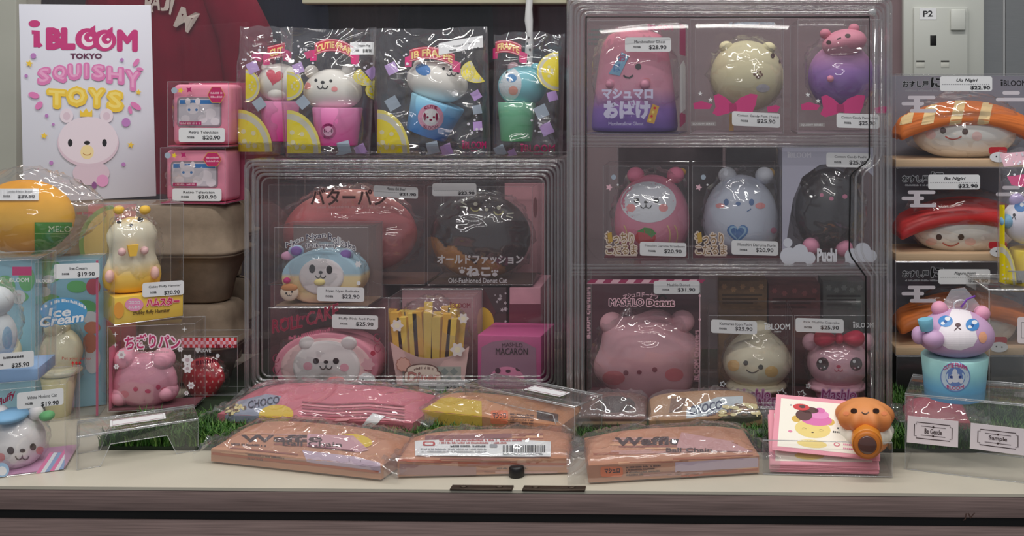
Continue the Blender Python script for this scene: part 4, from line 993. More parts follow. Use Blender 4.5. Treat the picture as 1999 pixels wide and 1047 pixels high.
def zs(T, a, b): return (T.pt(700, a).z, T.pt(700, b).z)
BW = soft((238, 234, 226))
# 1 far left pink
T, bag, fb = bagthing('drink bag with white toy turned away, red heart and pink cup, leftmost', 466, 562, 52, 297, BY + .045, ZMT, 1, .03, x0t=468, x1t=572)
c1 = cup(T, 511, 583, 198, 518, 574, 276, mat((244, 90, 170), .5, grad=(zs(T, 276, 198), [(0, (236, 40, 150)), (1, (246, 150, 200))])))
b = T.blob('toy_head', 546, 162, 42, 38, BW, 0, .028); c = Canvas(T, bvh(b), 'heart_ear', b); c.heart(mat((232, 90, 110), .5), 536, 150, 17, 12); c.build()
T.blob('ear', 522, 132, 11, 11, BW, 0, parent=b); T.blob('cheek_puff', 541, 184, 18, 14, BW, -.016, parent=b)
c = Canvas(T, fb, 'printed_bag_art', bag, .0006); lemon(c, 466, 296, 66, ry=82); lemon(c, 480, 168, 28, a0=-90, a1=90, ry=32); confetti(c, [(494, 132, 15, LILAC, 20), (507, 203, 15, PGREY, 10)])
ribbon(c, 'CUT', 523, 92, 556, 118, -.25); bubbles(c, 474, 92, 520, 122, 9, 1); c.poly(mat((190, 50, 110), .5), [(492, 108), (506, 101), (514, 112), (510, 122), (494, 116)]); c.build()
# 2 pink bear
T, bag, fb = bagthing('drink bag with smiling white bear toy in hot pink cup', 559, 722, 57, 300, BY - .035, ZMT, 2, .036, x0t=547, x1t=735)
c1 = cup(T, 612, 706, 210, 620, 696, 284, mat((244, 90, 170), .5, grad=(zs(T, 284, 205), [(0, (232, 30, 150)), (1, (246, 150, 204))])))
b = T.blob('toy_head', 650, 176, 56, 42, BW, 0, .033, egg(.08)); T.blob('ear', 608, 140, 13, 13, BW, 0, parent=b); T.blob('ear', 681, 139, 14, 14, BW, 0, parent=b)
face(T, b, [(617, 157, 3, 3), (646, 158, 3, 3)], (630, 161, 4, 3), wmouth(630, 169, 5), [(600, 168, 7, 7), (653, 174, 6, 5)])
c = Canvas(T, bvh(c1), 'cup_badge', c1); badge(c, 641, 256, 15, mat((190, 60, 130), .5), mat((236, 170, 206), .5), mat((120, 30, 80), .5)); c.build()
c = Canvas(T, fb, 'printed_bag_art', bag, .0006); lemon(c, 561, 299, 66, ry=84); lemon(c, 561, 168, 32, a0=-90, a1=90, ry=28)
confetti(c, [(583, 134, 14, LILAC, 25), (592, 200, 15, PGREY, 5), (672, 288, 17, PGREY, 30), (703, 292, 14, LILAC, 20), (725, 142, 14, LILAC, 10)])
ribbon(c, 'CUTIE FRAP', 615, 74, 690, 98, .08, 12); bubbles(c, 570, 86, 612, 126, 12, 2); bubbles(c, 690, 110, 730, 140, 7, 3)
c.poly(mat((190, 60, 110), .5), [(594, 104), (610, 98), (612, 112), (600, 116)]); lemon(c, 716, 150, 26, a0=60, a1=240, ry=18); lemon(c, 752 - 16, 176, 24, a0=90, a1=270, ry=20); c.build()
def sticker(T, fb, x0, y0, x1, y1, sl, nm, pr, parent, bend=0.):
    n = 14; pts = []; 
    for i in range(n + 1):
        u = x0 + (x1 - x0) * i / n; pts += [(u, y0 + sl * (u - x0)), (u, y1 + sl * (u - x0))]
    c = Canvas(T, fb, 'price_label', None, .0022); c.add(LABEL, pts, [(2 * i, 2 * i + 1, 2 * i + 3, 2 * i + 2) for i in range(n)]); o = c.build()
    c = Canvas(T, fb, 'lettering', o, .0028); W, H = x1 - x0, y1 - y0
    c.text(INK, nm, x0 + .34 * W, y0 + .18 * H, x0 + .86 * W, y0 + .38 * H, .008, sl); c.text(INK, pr, x0 + .56 * W, y0 + .54 * H, x0 + .92 * W, y0 + .84 * H, .02, sl); c.text(INK, 'nosa', x0 + .25 * W, y0 + .58 * H, x0 + .40 * W, y0 + .74 * H, .02, sl); c.build()
sticker(T, fb, 684, 84, 728, 108, -.03, 'Frappe Pig', '$18.90', bag)
# 3 blue
T, bag, fb = bagthing('drink bag with tilted white bear toy in blue cup, tilted price label', 736, 958, 56, 300, BY - .03, ZMT, 3, .036, x0t=722, x1t=952)
c1 = cup(T, 796, 902, 196, 800, 878, 266, mat((70, 150, 220), .5, grad=(zs(T, 278, 190), [(0, (36, 104, 200)), (.5, (70, 150, 220)), (1, (150, 208, 232))])))
c1.location = (0, 0, 0)
q = T.pt(846, 262); 
def rot_part(o, T, px, py, deg):
    p_ = T.pt(px, py); a = math.radians(deg); ca, sa = math.cos(a), math.sin(a)
    for v in o.data.vertices:
        x, z = v.co.x - p_.x, v.co.z - p_.z; v.co.x = p_.x + x * ca + z * sa; v.co.z = p_.z - x * sa + z * ca
rot_part(c1, T, 846, 230, 12)
b = T.blob('toy_head', 854, 160, 60, 40, BW, 0, .033, rotd=13); T.blob('ear', 820, 128, 13, 12, BW, 0, parent=b); T.blob('ear', 902, 146, 12, 12, BW, 0, parent=b)
c = Canvas(T, bvh(b), 'ear_patch', b); c.disc(BLUE, 826, 136, 15, 11, 20); c.build()
face(T, b, [(866, 134, 3, 3), (894, 142, 3, 3)], (880, 137, 3.4, 2.6), wmouth(881, 144, 4.5))
c = Canvas(T, bvh(c1), 'cup_badge', c1); badge(c, 841, 229, 25, mat((232, 160, 190), .5), mat((232, 232, 236), .5), mat((150, 40, 80), .5)); c.build()
c = Canvas(T, fb, 'printed_bag_art', bag, .0006); lemon(c, 737, 299, 63, ry=85); confetti(c, [(767, 202, 17, PGREY, 15), (765, 134, 15, LILAC, 20), (845, 288, 16, PGREY, 30), (872, 292, 15, LILAC, 25), (931, 214, 12, PGREY, 35), (932, 246, 12, LILAC, 40), (929, 186, 12, LILAC, 15)])
ribbon(c, 'IB FRAPPE', 800, 88, 888, 112, .10, 10); bubbles(c, 745, 105, 800, 130, 10, 4); bubbles(c, 914, 225, 940, 262, 9, 5); lemon(c, 930, 140, 30, a0=60, a1=250, ry=22); brand(c, HOT, 902, 275, 947, 289, sub=HOT); c.build()
sticker(T, fb, 857, 86, 942, 109, -.19, 'Frappe Blue Marimo', '$18.90', bag)
# 4 green
T, bag, fb = bagthing('drink bag with teal toy in green cup beside the tall case', 962, 1098, 66, 302, BY - .02, ZMT, 4, .036, x0t=964, x1t=1103)
c1 = cup(T, 972, 1046, 200, 978, 1038, 276, mat((80, 180, 110), .5, grad=(zs(T, 276, 196), [(0, (60, 160, 90)), (1, (130, 206, 170))])))
b = T.blob('toy_head', 1020, 168, 48, 40, mat((120, 200, 214), .5), 0, .031); c = Canvas(T, bvh(b), 'face_patch', b)
c.disc(mat((214, 222, 228), .5), 996, 164, 22, 32); c.disc(mat((70, 140, 200), .5), 999, 153, 10, 8); c.disc(WHITE, 996, 157, 3); c.disc(INK, 990, 142, 2.5); c.build('cheek'); c.disc(mat((240, 160, 140), .5), 1002, 177, 9, 9); c.build()
T.blob('ear', 1002, 132, 11, 11, mat((226, 180, 190), .5), 0, parent=b); T.blob('ear', 1046, 134, 11, 11, mat((110, 190, 206), .5), 0, parent=b)
c = Canvas(T, fb, 'printed_bag_art', bag, .0006); lemon(c, 1090, 140, 42, a0=90, a1=270, ry=38); confetti(c, [(1057, 218, 17, PGREY, 20), (1067, 252, 16, LILAC, 20), (977, 294, 14, PGREY, 20), (1000, 298, 10, LILAC, 20), (1078, 188, 13, LILAC, 30)])
ribbon(c, 'FRAPPE', 968, 76, 1018, 100, .14, 6); bubbles(c, 1030, 235, 1062, 262, 8, 6); brand(c, HOT, 1016, 281, 1082, 295, sub=HOT); c.build()
# ================================================================== left side
PULP = mat((138, 120, 102), .95, .1, vary=.10, scale=60, bump=.5)
def pulp(label, x0, x1, Yf, d, zb, h, lip, group):
    """moulded pulp carton: rounded lid, lip in the middle, base tapering down"""
    a, b_ = at(x0, 400, Yf).x, at(x1, 400, Yf).x
    T = Thing('pulp_carton', label, 'carton', ((a + b_) / 2, Yf + d / 2, zb), 0, 0, group); w2, d2 = (b_ - a) / 2, d / 2
    def ring(ins, z, cr=.03, n=5):
        p = []
        for cx_, cy_, A0 in ((w2 - ins - cr, d2 - ins - cr, 0), (-w2 + ins + cr, d2 - ins - cr, 90), (-w2 + ins + cr, -d2 + ins + cr, 180), (w2 - ins - cr, -d2 + ins + cr, 270)):
            for t in range(n): A = math.radians(A0 + 90 * t / (n - 1)); p.append((cx_ + cr * math.cos(A), cy_ + cr * math.sin(A), z))
        return p
    def loft(name, prof):
        vs, fs = [], []
        for ins, z in prof: vs += ring(ins, z)
        n = len(vs) // len(prof)
        for j in range(len(prof) - 1):
            for i in range(n): fs.append((j * n + i, j * n + (i + 1) % n, (j + 1) * n + (i + 1) % n, (j + 1) * n + i))
        fs += [tuple(range(n))[::-1], tuple(range((len(prof) - 1) * n, len(prof) * n))]
        return fixn(mk(name, vs, fs, PULP, T, True))
    loft('tray', [(.034, .0006), (.030, .004), (.024, lip * .45), (.014, lip * .8), (.008, lip - .006), (.001, lip - .004), (.001, lip - .0006)])
    loft('lid', [(.0, lip), (.0, lip + .006), (.007, lip + .007), (.011, h * .8), (.014, h - .008), (.020, h - .001), (.024, h)])
    return T
zt1 = .147
for lab, zb, h, lip in (('moulded grey-brown pulp carton under another one behind hamster box', .0065, .1405, .07), ('moulded grey-brown pulp carton carrying the two pink television boxes', zt1 + .0004, .178, .09)):
    pulp(lab, 52, 449, .435, .125, zb, h, lip, 'pulp cartons stacked behind the left boxes')
for lab, zb, h, lip in (('lower pulp carton of the stack beside the low case', .0065, .16, .08), ('upper pulp carton of the stack beside the low case', .1672, .172, .085)):
    pulp(lab, 330, 474, .575, .098, zb, h, lip, 'pulp cartons stacked behind the left boxes')
ZC = zt1 + .0004 + .178 + .0004
# ---------------- poster
T = Thing('poster_board', 'white advertising board with pink and yellow lettering and bear picture', 'poster', (-1.0814, .50, ZC + .002), 24, -2.5, None, -1.6)
pw_, ph_ = .2064, .354
box('board', -pw_ / 2, pw_ / 2, 0, .005, .0005, ph_, mat((224, 224, 236), .4), T.root, .0006)
mk('easel_strut', *boxvf(-.03, .03, .006, .010, .001, .2), mat((200, 200, 205), .5), T)
pc = Canvas(T, -.0002, 'printed_picture')
PPK = mat((214, 60, 130), .4); SQ = mat((236, 128, 190), .4); SQ2 = mat((246, 170, 212), .4); TY = mat((250, 206, 60), .4); TY2 = mat((255, 226, 110), .4); VIO = mat((196, 130, 200), .4)
pc.disc(PPK, 67, 46, 11.5, 7); pc.stroke(PPK, [(62, 63), (74, 62), (74, 84), (76, 90), (81, 86)], 8); pc.stroke(PPK, [(70, 62), (70, 92)], 9)
pc.otext(PPK, PPK, 'BL', 92, 56, 145, 95, 2.5, .03); pc.otext(PPK, PPK, 'M', 231, 60, 266, 98, 2.5, .02, slope=.02)
for x, y in ((170, 76), (204, 79)):
    pc.disc(PPK, x, y, 23, 21, n=28); pc.disc(mat((250, 236, 244), .4), x + 2, y + 1, 13, 14); pc.disc(PPK, x + 4, y - 3, 10, 10); pc.disc(mat((250, 236, 244), .4), x + 7, y - 2, 3, 3); pc.poly(PPK, [(x + 2, y - 18), (x + 16, y - 27), (x + 16, y - 14)])
pc.text(mat((110, 50, 84), .4), 'TOKYO', 137, 104, 199, 115, .035)
for ch, x0, y0, x1, y1, r in (('S', 72, 132, 101, 168, -8), ('Q', 101, 127, 132, 164, -4), ('U', 131, 124, 160, 158, -2), ('I', 163, 122, 175, 155, 0), ('S', 178, 124, 207, 158, 3), ('H', 207, 128, 243, 163, 6), ('Y', 243, 134, 276, 176, 10)):
    pc.otext(SQ, SQ, ch, x0 + 3, y0 + 3, x1 - 3, y1 - 3, 3.0, .03, slope=r * .017); pc.text(SQ2, ch, x0 + 4, y0 + 3, x1 - 5, y1 - 7, .02, slope=r * .017)
for ch, x0, y0, x1, y1, r in (('T', 90, 172, 132, 212, 4), ('O', 128, 168, 172, 210, 0), ('Y', 170, 170, 208, 212, 3), ('S', 207, 174, 243, 218, 6)):
    pc.otext(TY, TY, ch, x0 + 4, y0 + 4, x1 - 4, y1 - 4, 4.0, .03, slope=r * .017); pc.text(TY2, ch, x0 + 5, y0 + 4, x1 - 6, y1 - 8, .02, slope=r * .017)
BE = mat((238, 222, 232), .4); BE2 = mat((226, 200, 214), .4)
pc.disc(BE2, 178, 338, 36, 24); pc.disc(mat((236, 160, 206), .4), 200, 353, 12, 12); pc.disc(mat((150, 90, 150), .4), 184, 362, 5, 7)
for x in (130, 208): pc.disc(BE, x, 226, 13, 14); pc.disc(BE2, x, 227, 7, 8)
pc.disc(BE2, 172, 279, 60, 47, n=32); pc.disc(BE, 172, 274, 58, 46, n=32)
pc.poly(TY, [(156, 228), (156, 214), (162, 220), (168, 211), (174, 220), (180, 214), (180, 228)])
pc.disc(mat((250, 224, 160), .4), 170, 297, 13, 14); pc.disc(INK, 137, 279, 4.6, 7.4); pc.disc(INK, 204, 279, 4.6, 7.4); pc.disc(INK, 170, 279, 6, 4); pc.arc(mat((200, 140, 80), .4), 170, 298, 8, 5, 10, 170, 1.6)
for x, y, r in ((65, 109, 5.5), (51, 148, 3.4), (246, 239, 8.5), (91, 226, 3.6), (104, 243, 2.8), (100, 318, 4), (241, 321, 4), (238, 117, 3.6)): pc.disc(VIO, x, y, r)
for x, y, r in ((57, 124, 7.5), (270, 180, 6), (86, 265, 7), (255, 283, 7)): pc.star(TY, x, y, r, 10)
for x, y, rx, ry, a in ((66, 186, 11, 6, 15), (76, 206, 9, 6, -50), (266, 122, 9, 4.5, -55), (273, 135, 7, 3.4, 10), (265, 207, 12, 5.5, 35), (254, 215, 8, 3.6, 75)): pc.disc(SQ, x, y, rx, ry, a)
pc.build()
# ---------------- retro television boxes
def tvbox(label, x0, x1, yt, yb, Yf, zb, rot):
    T = boxed('boxed_television_toy', label, 'boxed toy', x0, x1, yt, yb, Yf, .072, zb, rot, group='pink television toy boxes stacked on pulp carton')
    W = x1 - x0; H = yb - yt; L = lambda u, v: (x0 + u * W, yt + v * H)
    a_ = T.pt(*L(.06, .95), 0); b_ = T.pt(*L(.94, .18), 0)
    tv = box('television_body', -T.w / 2 + .0035, T.w / 2 - .0035, -.026, .028, .0035, T.h * .955, soft((240, 140, 168)), T.root, .009, 4)
    scn = Canvas(T, -.0265, 'screen', tv); r = (*L(.19, .27), *L(.86, .68)); scn.rrect(mat((150, 130, 140), .4), r[0] - 3, r[1] - 3, r[2] + 3, r[3] + 3, 7); scn.rrect(mat((214, 204, 214), .25), *r, 6)
    scn.rect(BLUE, r[0] + 2, r[1] + 2, r[2] - 2, r[1] + 10)
    for u, v, rr in ((.42, .42, .13), (.70, .50, .12), (.58, .58, .10), (.30, .58, .09), (.78, .62, .09)): scn.disc(mat((236, 224, 232), .4), *L(u, v), rr * W * .8, rr * W * .7)
    for u in (.36, .48): scn.disc(BLUE, *L(u, .44), 2.6); 
    for u in (.34, .50): scn.disc(mat((236, 224, 232), .4), *L(u, .31), 5, 7)
    scn.rect(MAG, *L(.2, .62), *L(.56, .68)); scn.greek(LPINK, *L(.22, .635), *L(.54, .665)); scn.build()
    box('carton_back', -T.w / 2 + .0012, T.w / 2 - .0012, T.d / 2 - .003, T.d / 2 - .0012, .0015, T.h - .0015, mat((206, 90, 126), .5), T.root)
    box('carton_base', -T.w / 2 + .0012, T.w / 2 - .0012, -T.d / 2 + .001, T.d / 2 - .0032, .001, .003, mat((196, 70, 110), .5), T.root)
    c = front(T); hx = [(*L(.80 + .14 * math.cos(math.radians(60 * k)), .21 + .14 * math.sin(math.radians(60 * k))),) for k in range(6)]
    c.poly(mat((206, 44, 104), .5), hx); c.stroke(GOLD, hx, 1.2, True); c.greek(LPINK, *L(.71, .165), *L(.90, .195)); c.greek(LPINK, *L(.71, .225), *L(.90, .255))
    c.part('printed_stars'); c.star(YEL, *L(.22, .14), 6, 15); c.star(MAG, *L(.36, .13), 7, 40, 4); c.disc(PGREY, *L(.12, .14), 6); c.build()
    price(T, *L(.19, .72), *L(.94, .94), 'Retro Television', '$20.90', slope=.005)
    wrapfilm(T, *L(.5, .48), W * .44, H * .40, 0, .03, int(x0))
    return T
T = tvbox('pink television toy box standing directly on the pulp carton', 312, 440, 288, 399, .452, ZC, -3)
zc2 = ZC + T.h + .0004
tvbox('pink television toy box stacked on top of the other one', 326, 446, 159, 285, .455, zc2, -2)
# ---------------- tall ice cream boxes
def icebox(label, x0, x1, Yf, full):
    T = boxed('boxed_ice_cream_toy', label, 'boxed toy', x0, x1, 512, 815, Yf, .068, .0006, 20, group='tall ice cream boxes behind the white cat box', back=mat((150, 204, 228), .5))
    if full: box('edge_card', T.w / 2 - .0045, T.w / 2 - .0015, -T.d / 2 + .002, -T.d / 2 + .004, .002, T.h - .003, mat((206, 90, 130), .5), T.root)
    return T
T = icebox('tall clear box with cream soft-ice toy and blue-green printed card', 68, 193, .270, True); ZI = T.h + .001
cr = soft((240, 232, 196))
tb = T.blob('toy_body', 120, 684, 42, 50, cr, 0, .027, lambda x, y, z: (x * (1 - .1 * z), y, z))
T.blob('ice_tip', 112, 640, 26, 22, cr, 0, .022, parent=tb); T.blob('ice_rim', 118, 724, 44, 14, cr, 0, .028, parent=tb)
cup(T, 80, 150, 734, 92, 138, 812, soft((230, 222, 170)), name='cone')
wrapfilm(T, 120, 694, 46, 76, 0, .029, 21)
bk = Canvas(T, T.d / 2 - .0024, 'card_print'); GR = mat((110, 196, 120), .5)
for q in ((90, 530, 34, 24), (150, 560, 20, 12), (100, 585, 18, 10), (165, 600, 24, 14)): bk.disc(GR, *q)
for q in ((95, 545, 12, 8), (84, 570, 15, 10), (176, 620, 16, 12), (180, 700, 16, 30)): bk.disc(mat((220, 226, 232), .5), *q)
for q in ((182, 560, 14, 16), (180, 640, 16, 12), (176, 670, 14, 20)): bk.disc(mat((206, 90, 110) if q[1] < 600 else (214, 130, 100), .5), *q)
bk.build()
c = front(T); c.disc(mat((84, 160, 214), .5), 124, 608, 46, 27, n=30); c.part('printed_graphics'); SKB = mat((70, 150, 210), .5)
c.greek(WHITE, 80, 584, 168, 590, bend=16); c.otext(SKB, WHITE, 'Ice', 94, 602, 138, 621, 1.6, .03, slope=-.08, skew=.15); c.otext(SKB, WHITE, 'Cream', 76, 620, 162, 640, 1.6, .03, slope=-.14, skew=.15)
c.text(mat((196, 60, 50), .5), 'Put your ice up', 121, 697, 177, 704, .0); 
for x in (142, 149, 156): c.stroke(RED, [(x, 717), (x, 708)], 1.4); c.poly(RED, [(x - 3, 710), (x, 705), (x + 3, 710)])
brand(c, LABEL, 18 + 52, 545, 100, 552); c.build()
price(T, 105, 516, 194, 545, 'Ice-Cream', '$19.90', slope=-.03)
T = icebox('tall clear ice cream box half hidden behind the pale blue box', -72, 62, .226, False)
tb = T.blob('toy_body', 0, 690, 42, 50, cr, 0, .027); bk = Canvas(T, T.d / 2 - .0024, 'card_print')
for q in ((52, 545, 16, 24), (30, 580, 26, 12), (10, 560, 20, 22)): bk.disc(GR, *q)
bk.disc(mat((220, 226, 232), .5), 36, 580, 14, 14); bk.build(); c = front(T); c.rect(MAG, 24, 521, 62, 538); c.text(LABEL, 'iBLOOM', 18, 543, 56, 551, .03); c.build()
# ---------------- melon bread in its bag
P = at(60, 497, .305); T = Thing('bagged_melon_bread', 'big orange melon bread toy in clear bag with green label', 'bagged toy', (P.x, .31, ZI + .0005))
BRD = mat((250, 170, 30), .6, .2, vary=.10, scale=22, bump=.4, grad=((T.pt(60, 495).z, T.pt(60, 352).z), [(0, (240, 150, 50)), (.5, (255, 190, 50)), (1, (246, 160, 10))]))
b = T.blob('toy_body', 48, 425, 94, 74, BRD, 0, .042, lambda x, y, z: (x, y, z * (1 if z > 0 else .96)), seg=40, ring=26)
vs, fs = sphvf((0, 0, 0), (1, 1, 1), 60, 44); out = []; cc = T.pt(52, 420); k = T.sc(52, 420)
for v in vs:
    V = Vector(v); cr_ = (1 - abs(noise.noise(V * 2.2 + Vector((4, 2, 7)))) * 2) ** 2 * .09 + (1 - abs(noise.noise(V * 4.4)) * 2) ** 2 * .05
    q = V * (1.02 + cr_); flare = max(0, v[0]) ** 3
    out.append((cc.x + q.x * (104 + 38 * flare) * k, q.y * .046 * (1 - .5 * flare), max(.0006, cc.z + q.z * 86 * k * (1 - .1 * flare) + flare * .012)))
bg_ = mk('clear_bag', out, fs, BAG, T, True); fb = bvh(b)
c = Canvas(T, fb, 'printed_label', bg_, .0010); c.rect(mat((62, 150, 20), .5), 68, 434, 140, 498); c.rect(mat((170, 210, 120), .5), 68, 455, 140, 456.5); c.text(mat((230, 240, 200), .5), 'MELON', 95, 441, 150, 453, .02); c.text(mat((210, 230, 170), .5), 'Melon', 114, 470, 156, 486, .0, skew=.2); c.build()
sticker(T, fb, -14, 370, 76, 392, .0, 'Jumbo Melon Bread', '$39.90', bg_)
# ---------------- chigiri bread box and hamster box on it
T = boxed('boxed_bread_animal_toy', 'clear box with pale pink animal bread toy and pink hiragana lettering', 'boxed toy', 209, 381, 638, 806, .286, .056, .0125, 10, base=BACKM)
b = T.blob('toy_body', 284, 742, 62, 58, soft((240, 156, 180)), 0, .024, lambda x, y, z: (x * (1 - .10 * z), y, z))
for x, y, r in ((248, 700, 24), (318, 702, 24), (328, 764, 20), (238, 772, 22)): T.blob('bread_lobe', x, y, r, r, soft((242, 164, 186)), 0, .021, parent=b)
face(T, b, [(265, 760, 4.5, 5), (309, 756, 4.5, 5)], (289, 764, 6, 4), None, [(243, 770, 9, 7), (322, 762, 8, 6)], em=mat((210, 70, 110), .5), cm=mat((240, 110, 140), .6))
wrapfilm(T, 284, 740, 68, 66, 0, .025, 23)
c = front(T); c.otext(mat((248, 214, 228), .5), mat((206, 50, 110), .5), 'ちぎりパン', 244, 652, 352, 680, 2.4, .03, bend=5)
c.greek(mat((220, 170, 180), .5), 268, 685, 330, 689)
for x, y, r in ((237, 693, 9), (227, 716, 5.5), (352, 682, 6), (366, 703, 12), (366, 720, 10), (373, 753, 8), (364, 768, 5)): c.flower(mat((236, 226, 230), .5), x, y, r); c.disc(mat((200, 170, 180), .5), x, y, r * .35)
for x, y in ((225, 653), (360, 643), (225, 674)): c.star(LABEL, x, y, 6, 0, 4, .2)
c.build(); ZH = .0125 + T.h + .0004
sd = mk('side_card', [(-T.w / 2 + .002, -T.d / 2 + .002, .003), (-T.w / 2 + .002, T.d / 2 - .003, .003), (-T.w / 2 + .002, T.d / 2 - .003, T.h * .75), (-T.w / 2 + .002, -T.d / 2 + .002, T.h * .75)], [(0, 1, 2, 3)], mat((232, 130, 160), .5), T)
T = boxed('boxed_hamster_toy', 'clear box with yellow and white hamster toy on yellow base carton', 'boxed toy', 222, 359, 404, 634, .290, .080, ZH, 41)
bs = box('base_carton', -T.w / 2 + .001, T.w / 2 - .001, -T.d / 2 + .0012, T.d / 2 - .0026, .001, .044, mat((250, 206, 70), .5, vary=.02), T.root, .0008)
c = Canvas(T, -T.d / 2 - .0002, 'printed_lettering'); c.disc(mat((240, 160, 60), .5), 232, 606, 10, 16); c.disc(mat((240, 150, 190), .5), 262, 595, 18, 13); c.text(WHITE, 'コロコロ', 251, 588, 273, 594, .02); c.text(WHITE, 'ふんわり', 250, 597, 274, 603, .02)
c.otext(mat((250, 170, 190), .5), mat((214, 36, 90), .5), 'ハムスター', 286, 583, 350, 599, 1.4, .03, slope=-.05); c.text(DBROWN, 'chubby fluffy Hamster', 259, 608, 332, 617, .02, slope=-.08)
c.build()
HW = soft((244, 236, 214)); HY = soft((250, 196, 60))
bz0, bz1 = T.pt(270, 572).z, T.pt(270, 405).z
kh = T.sc(258, 490) * .88; ch_ = T.pt(258, 572)
HP = ((574, 30), (570, 46), (558, 61), (540, 65), (522, 63), (505, 56), (488, 50), (472, 50), (456, 55), (442, 56), (428, 50), (416, 38), (409, 24), (405, 8))
b = mk('toy_body', *lathevf([(r * kh, (572 - y) * kh * 1.09) for y, r in HP], (ch_.x, 0, max(.046, ch_.z)), 40, .70), mat((248, 220, 140), .55, .3, grad=((bz0, bz1), [(0, (250, 190, 40)), (.24, (250, 204, 90)), (.40, (246, 236, 206)), (.82, (246, 236, 206)), (.92, (252, 196, 50)), (1, (252, 186, 40))])), T, True)
hd = b
for x in (232, 283): T.blob('ear', x, 410, 11, 10, HY, -.004, .008, parent=b)
face(T, hd, [(232, 432, 6, 5), (274, 429, 6, 5)], (256, 440, 4, 3), None, ())
for x, y in ((238, 492), (282, 489)): T.blob('paw', x, y, 8, 9, soft((240, 190, 190)), -.030, .007, parent=b)
for x, y in ((214, 540), (302, 533)): T.blob('foot', x, y, 9, 14, soft((244, 190, 180)), -.024, .008, parent=b)
sd_ = mk('seed', *boxvf(-.008, .008, -.004, .004, -.009, .009), HY, T); sd_.parent = b; q = T.pt(259, 489, -.032); 
for v in sd_.data.vertices: v.co.x = q.x + v.co.x * (1 if v.co.z > 0 else .6); v.co.y += q.y; v.co.z += q.z
wrapfilm(T, 258, 490, 56, 88, 0, .034, 24)
price(T, 278, 553, 359, 581, 'Cubby Fluffy Hamster', '$20.90', slope=-.07)
T = boxed('boxed_melon_slice_toy', 'tall clear box with pink card and round melon picture behind hamster', 'boxed toy', 137, 236, 402, 790, .3765, .05, .0006, 0, back=mat((232, 140, 140), .5))
c = Canvas(T, T.d / 2 - .0024, 'card_print'); c.disc(mat((150, 186, 110), .5), 232, 476, 78, 78, a0=98, a1=262, n=24); c.disc(mat((236, 206, 130), .5), 232, 476, 69, 69, a0=98, a1=262, n=24); c.greek(mat((206, 60, 80), .5), 150, 414, 182, 419); c.build()
b = T.blob('toy_body', 190, 700, 40, 70, soft((236, 206, 130)), 0, .02)
# ---------------- strawberry box
T = boxed('boxed_strawberry_toy', 'clear box with red strawberry toy and red gingham strip', 'boxed toy', 353, 464, 657, 786, .376, .05, .0125, 0)
sb = T.blob('toy_body', 398, 742, 42, 44, mat((222, 40, 56), .4, .5), 0, .020, lambda x, y, z: (x * (.62 + .38 * (z + 1) / 2 + .25 * max(0, .6 - abs(z))), y, z), seg=34, ring=24)
c = Canvas(T, bvh(sb), 'seed', sb)
for j in range(6):
    for i in range(7): c.disc(mat((250, 190, 180), .5), 366 + i * 11 + (j % 2) * 5, 712 + j * 11, 1.3, 2.6, n=8, rings=1)
o_ = c.build(); o_['kind'] = 'stuff'
c = front(T)
for i in range(20):
    for j in range(3): c.rect((RED if (i + j) % 2 else LPINK) if j != 1 or i % 2 else mat((236, 110, 120), .5), 354 + i * 5.4, 660 + j * 6.4, 359.4 + i * 5.4, 666.4 + j * 6.4)
c.text(LABEL, '♥LOVE', 381, 679, 412, 690, .03); c.text(INK, 'Strawberry', 380, 690, 424, 701, .01, slope=-.1, skew=.2); c.greek(MAROON, 382, 705, 428, 713, slope=-.14); c.disc(WHITE, 425, 695, 4)
brand(c, MAROON, 420, 672, 460, 680); c.build(); wrapfilm(T, 398, 742, 46, 46, 0, .021, 25)
# ---------------- white cat box with the pale blue box on it
T = boxed('boxed_white_cat_toy', 'clear box with white cat toy in blue cap on the counter corner', 'boxed toy', -72, 128, 768, 944, .030, .105, .0006, 22, base=mat((206, 150, 190), .5))
CW = soft((242, 236, 236))
b = T.blob('toy_body', 36, 862, 53, 62, CW, 0, .044, egg(.05), seg=36, ring=24)
for x in (2, 70): T.blob('ear', x, 806, 15, 17, CW, -.004, parent=b)
T.blob('leaf_cap', 92, 812, 15, 11, soft((110, 190, 120)), -.01, .012, parent=b); T.blob('cap', 20, 812, 36, 14, soft((130, 184, 226)), -.012, .03, parent=b)
face(T, b, [(21, 880, 7, 7.5), (64, 873, 6, 7)], (44, 880, 5.5, 4), wmouth(43, 892, 6.5), [(2, 893, 8, 8), (78, 880, 8, 8)], em=mat((84, 66, 66), .4))
wrapfilm(T, 36, 858, 58, 66, 0, .048, 26)
c = front(T); c.text(mat((150, 30, 70), .5), 'so fluffy', -24, 790, 30, 808, .03, slope=-.5, bend=-4); c.part('stripe_print')
for i in range(6): c.poly((mat((236, 130, 180), .5), mat((226, 230, 240), .5), mat((150, 176, 220), .5))[i % 3], [(70 + i * 9, 925 - i * 1.5), (79 + i * 9, 924 - i * 1.5), (104 + i * 8 if i < 3 else 126, 884 if i < 3 else 886 + (i - 3) * 10), (97 + i * 8 if i < 3 else 126, 884 if i < 3 else 878 + (i - 3) * 9)])
c.part('printed_flower'); c.disc(mat((160, 196, 230), .5), 4, 918, 14, 14); c.disc(WHITE, 4, 920, 9, 9); c.build()
price(T, 33, 768, 124, 800, 'White Marimo Cat', '$19.90', slope=-.11)
ZW = .0006 + T.h + .0004
T = boxed('boxed_pale_blue_toy', 'clear box with white-blue toy standing on the white cat box', 'boxed toy', -78, 75, 512, 745, .058, .085, ZW, 18)
bs = box('base_carton', -T.w / 2 + .001, T.w / 2 - .001, -T.d / 2 + .0012, T.d / 2 - .0026, .001, .017, mat((140, 176, 220), .5), T.root, .0006)
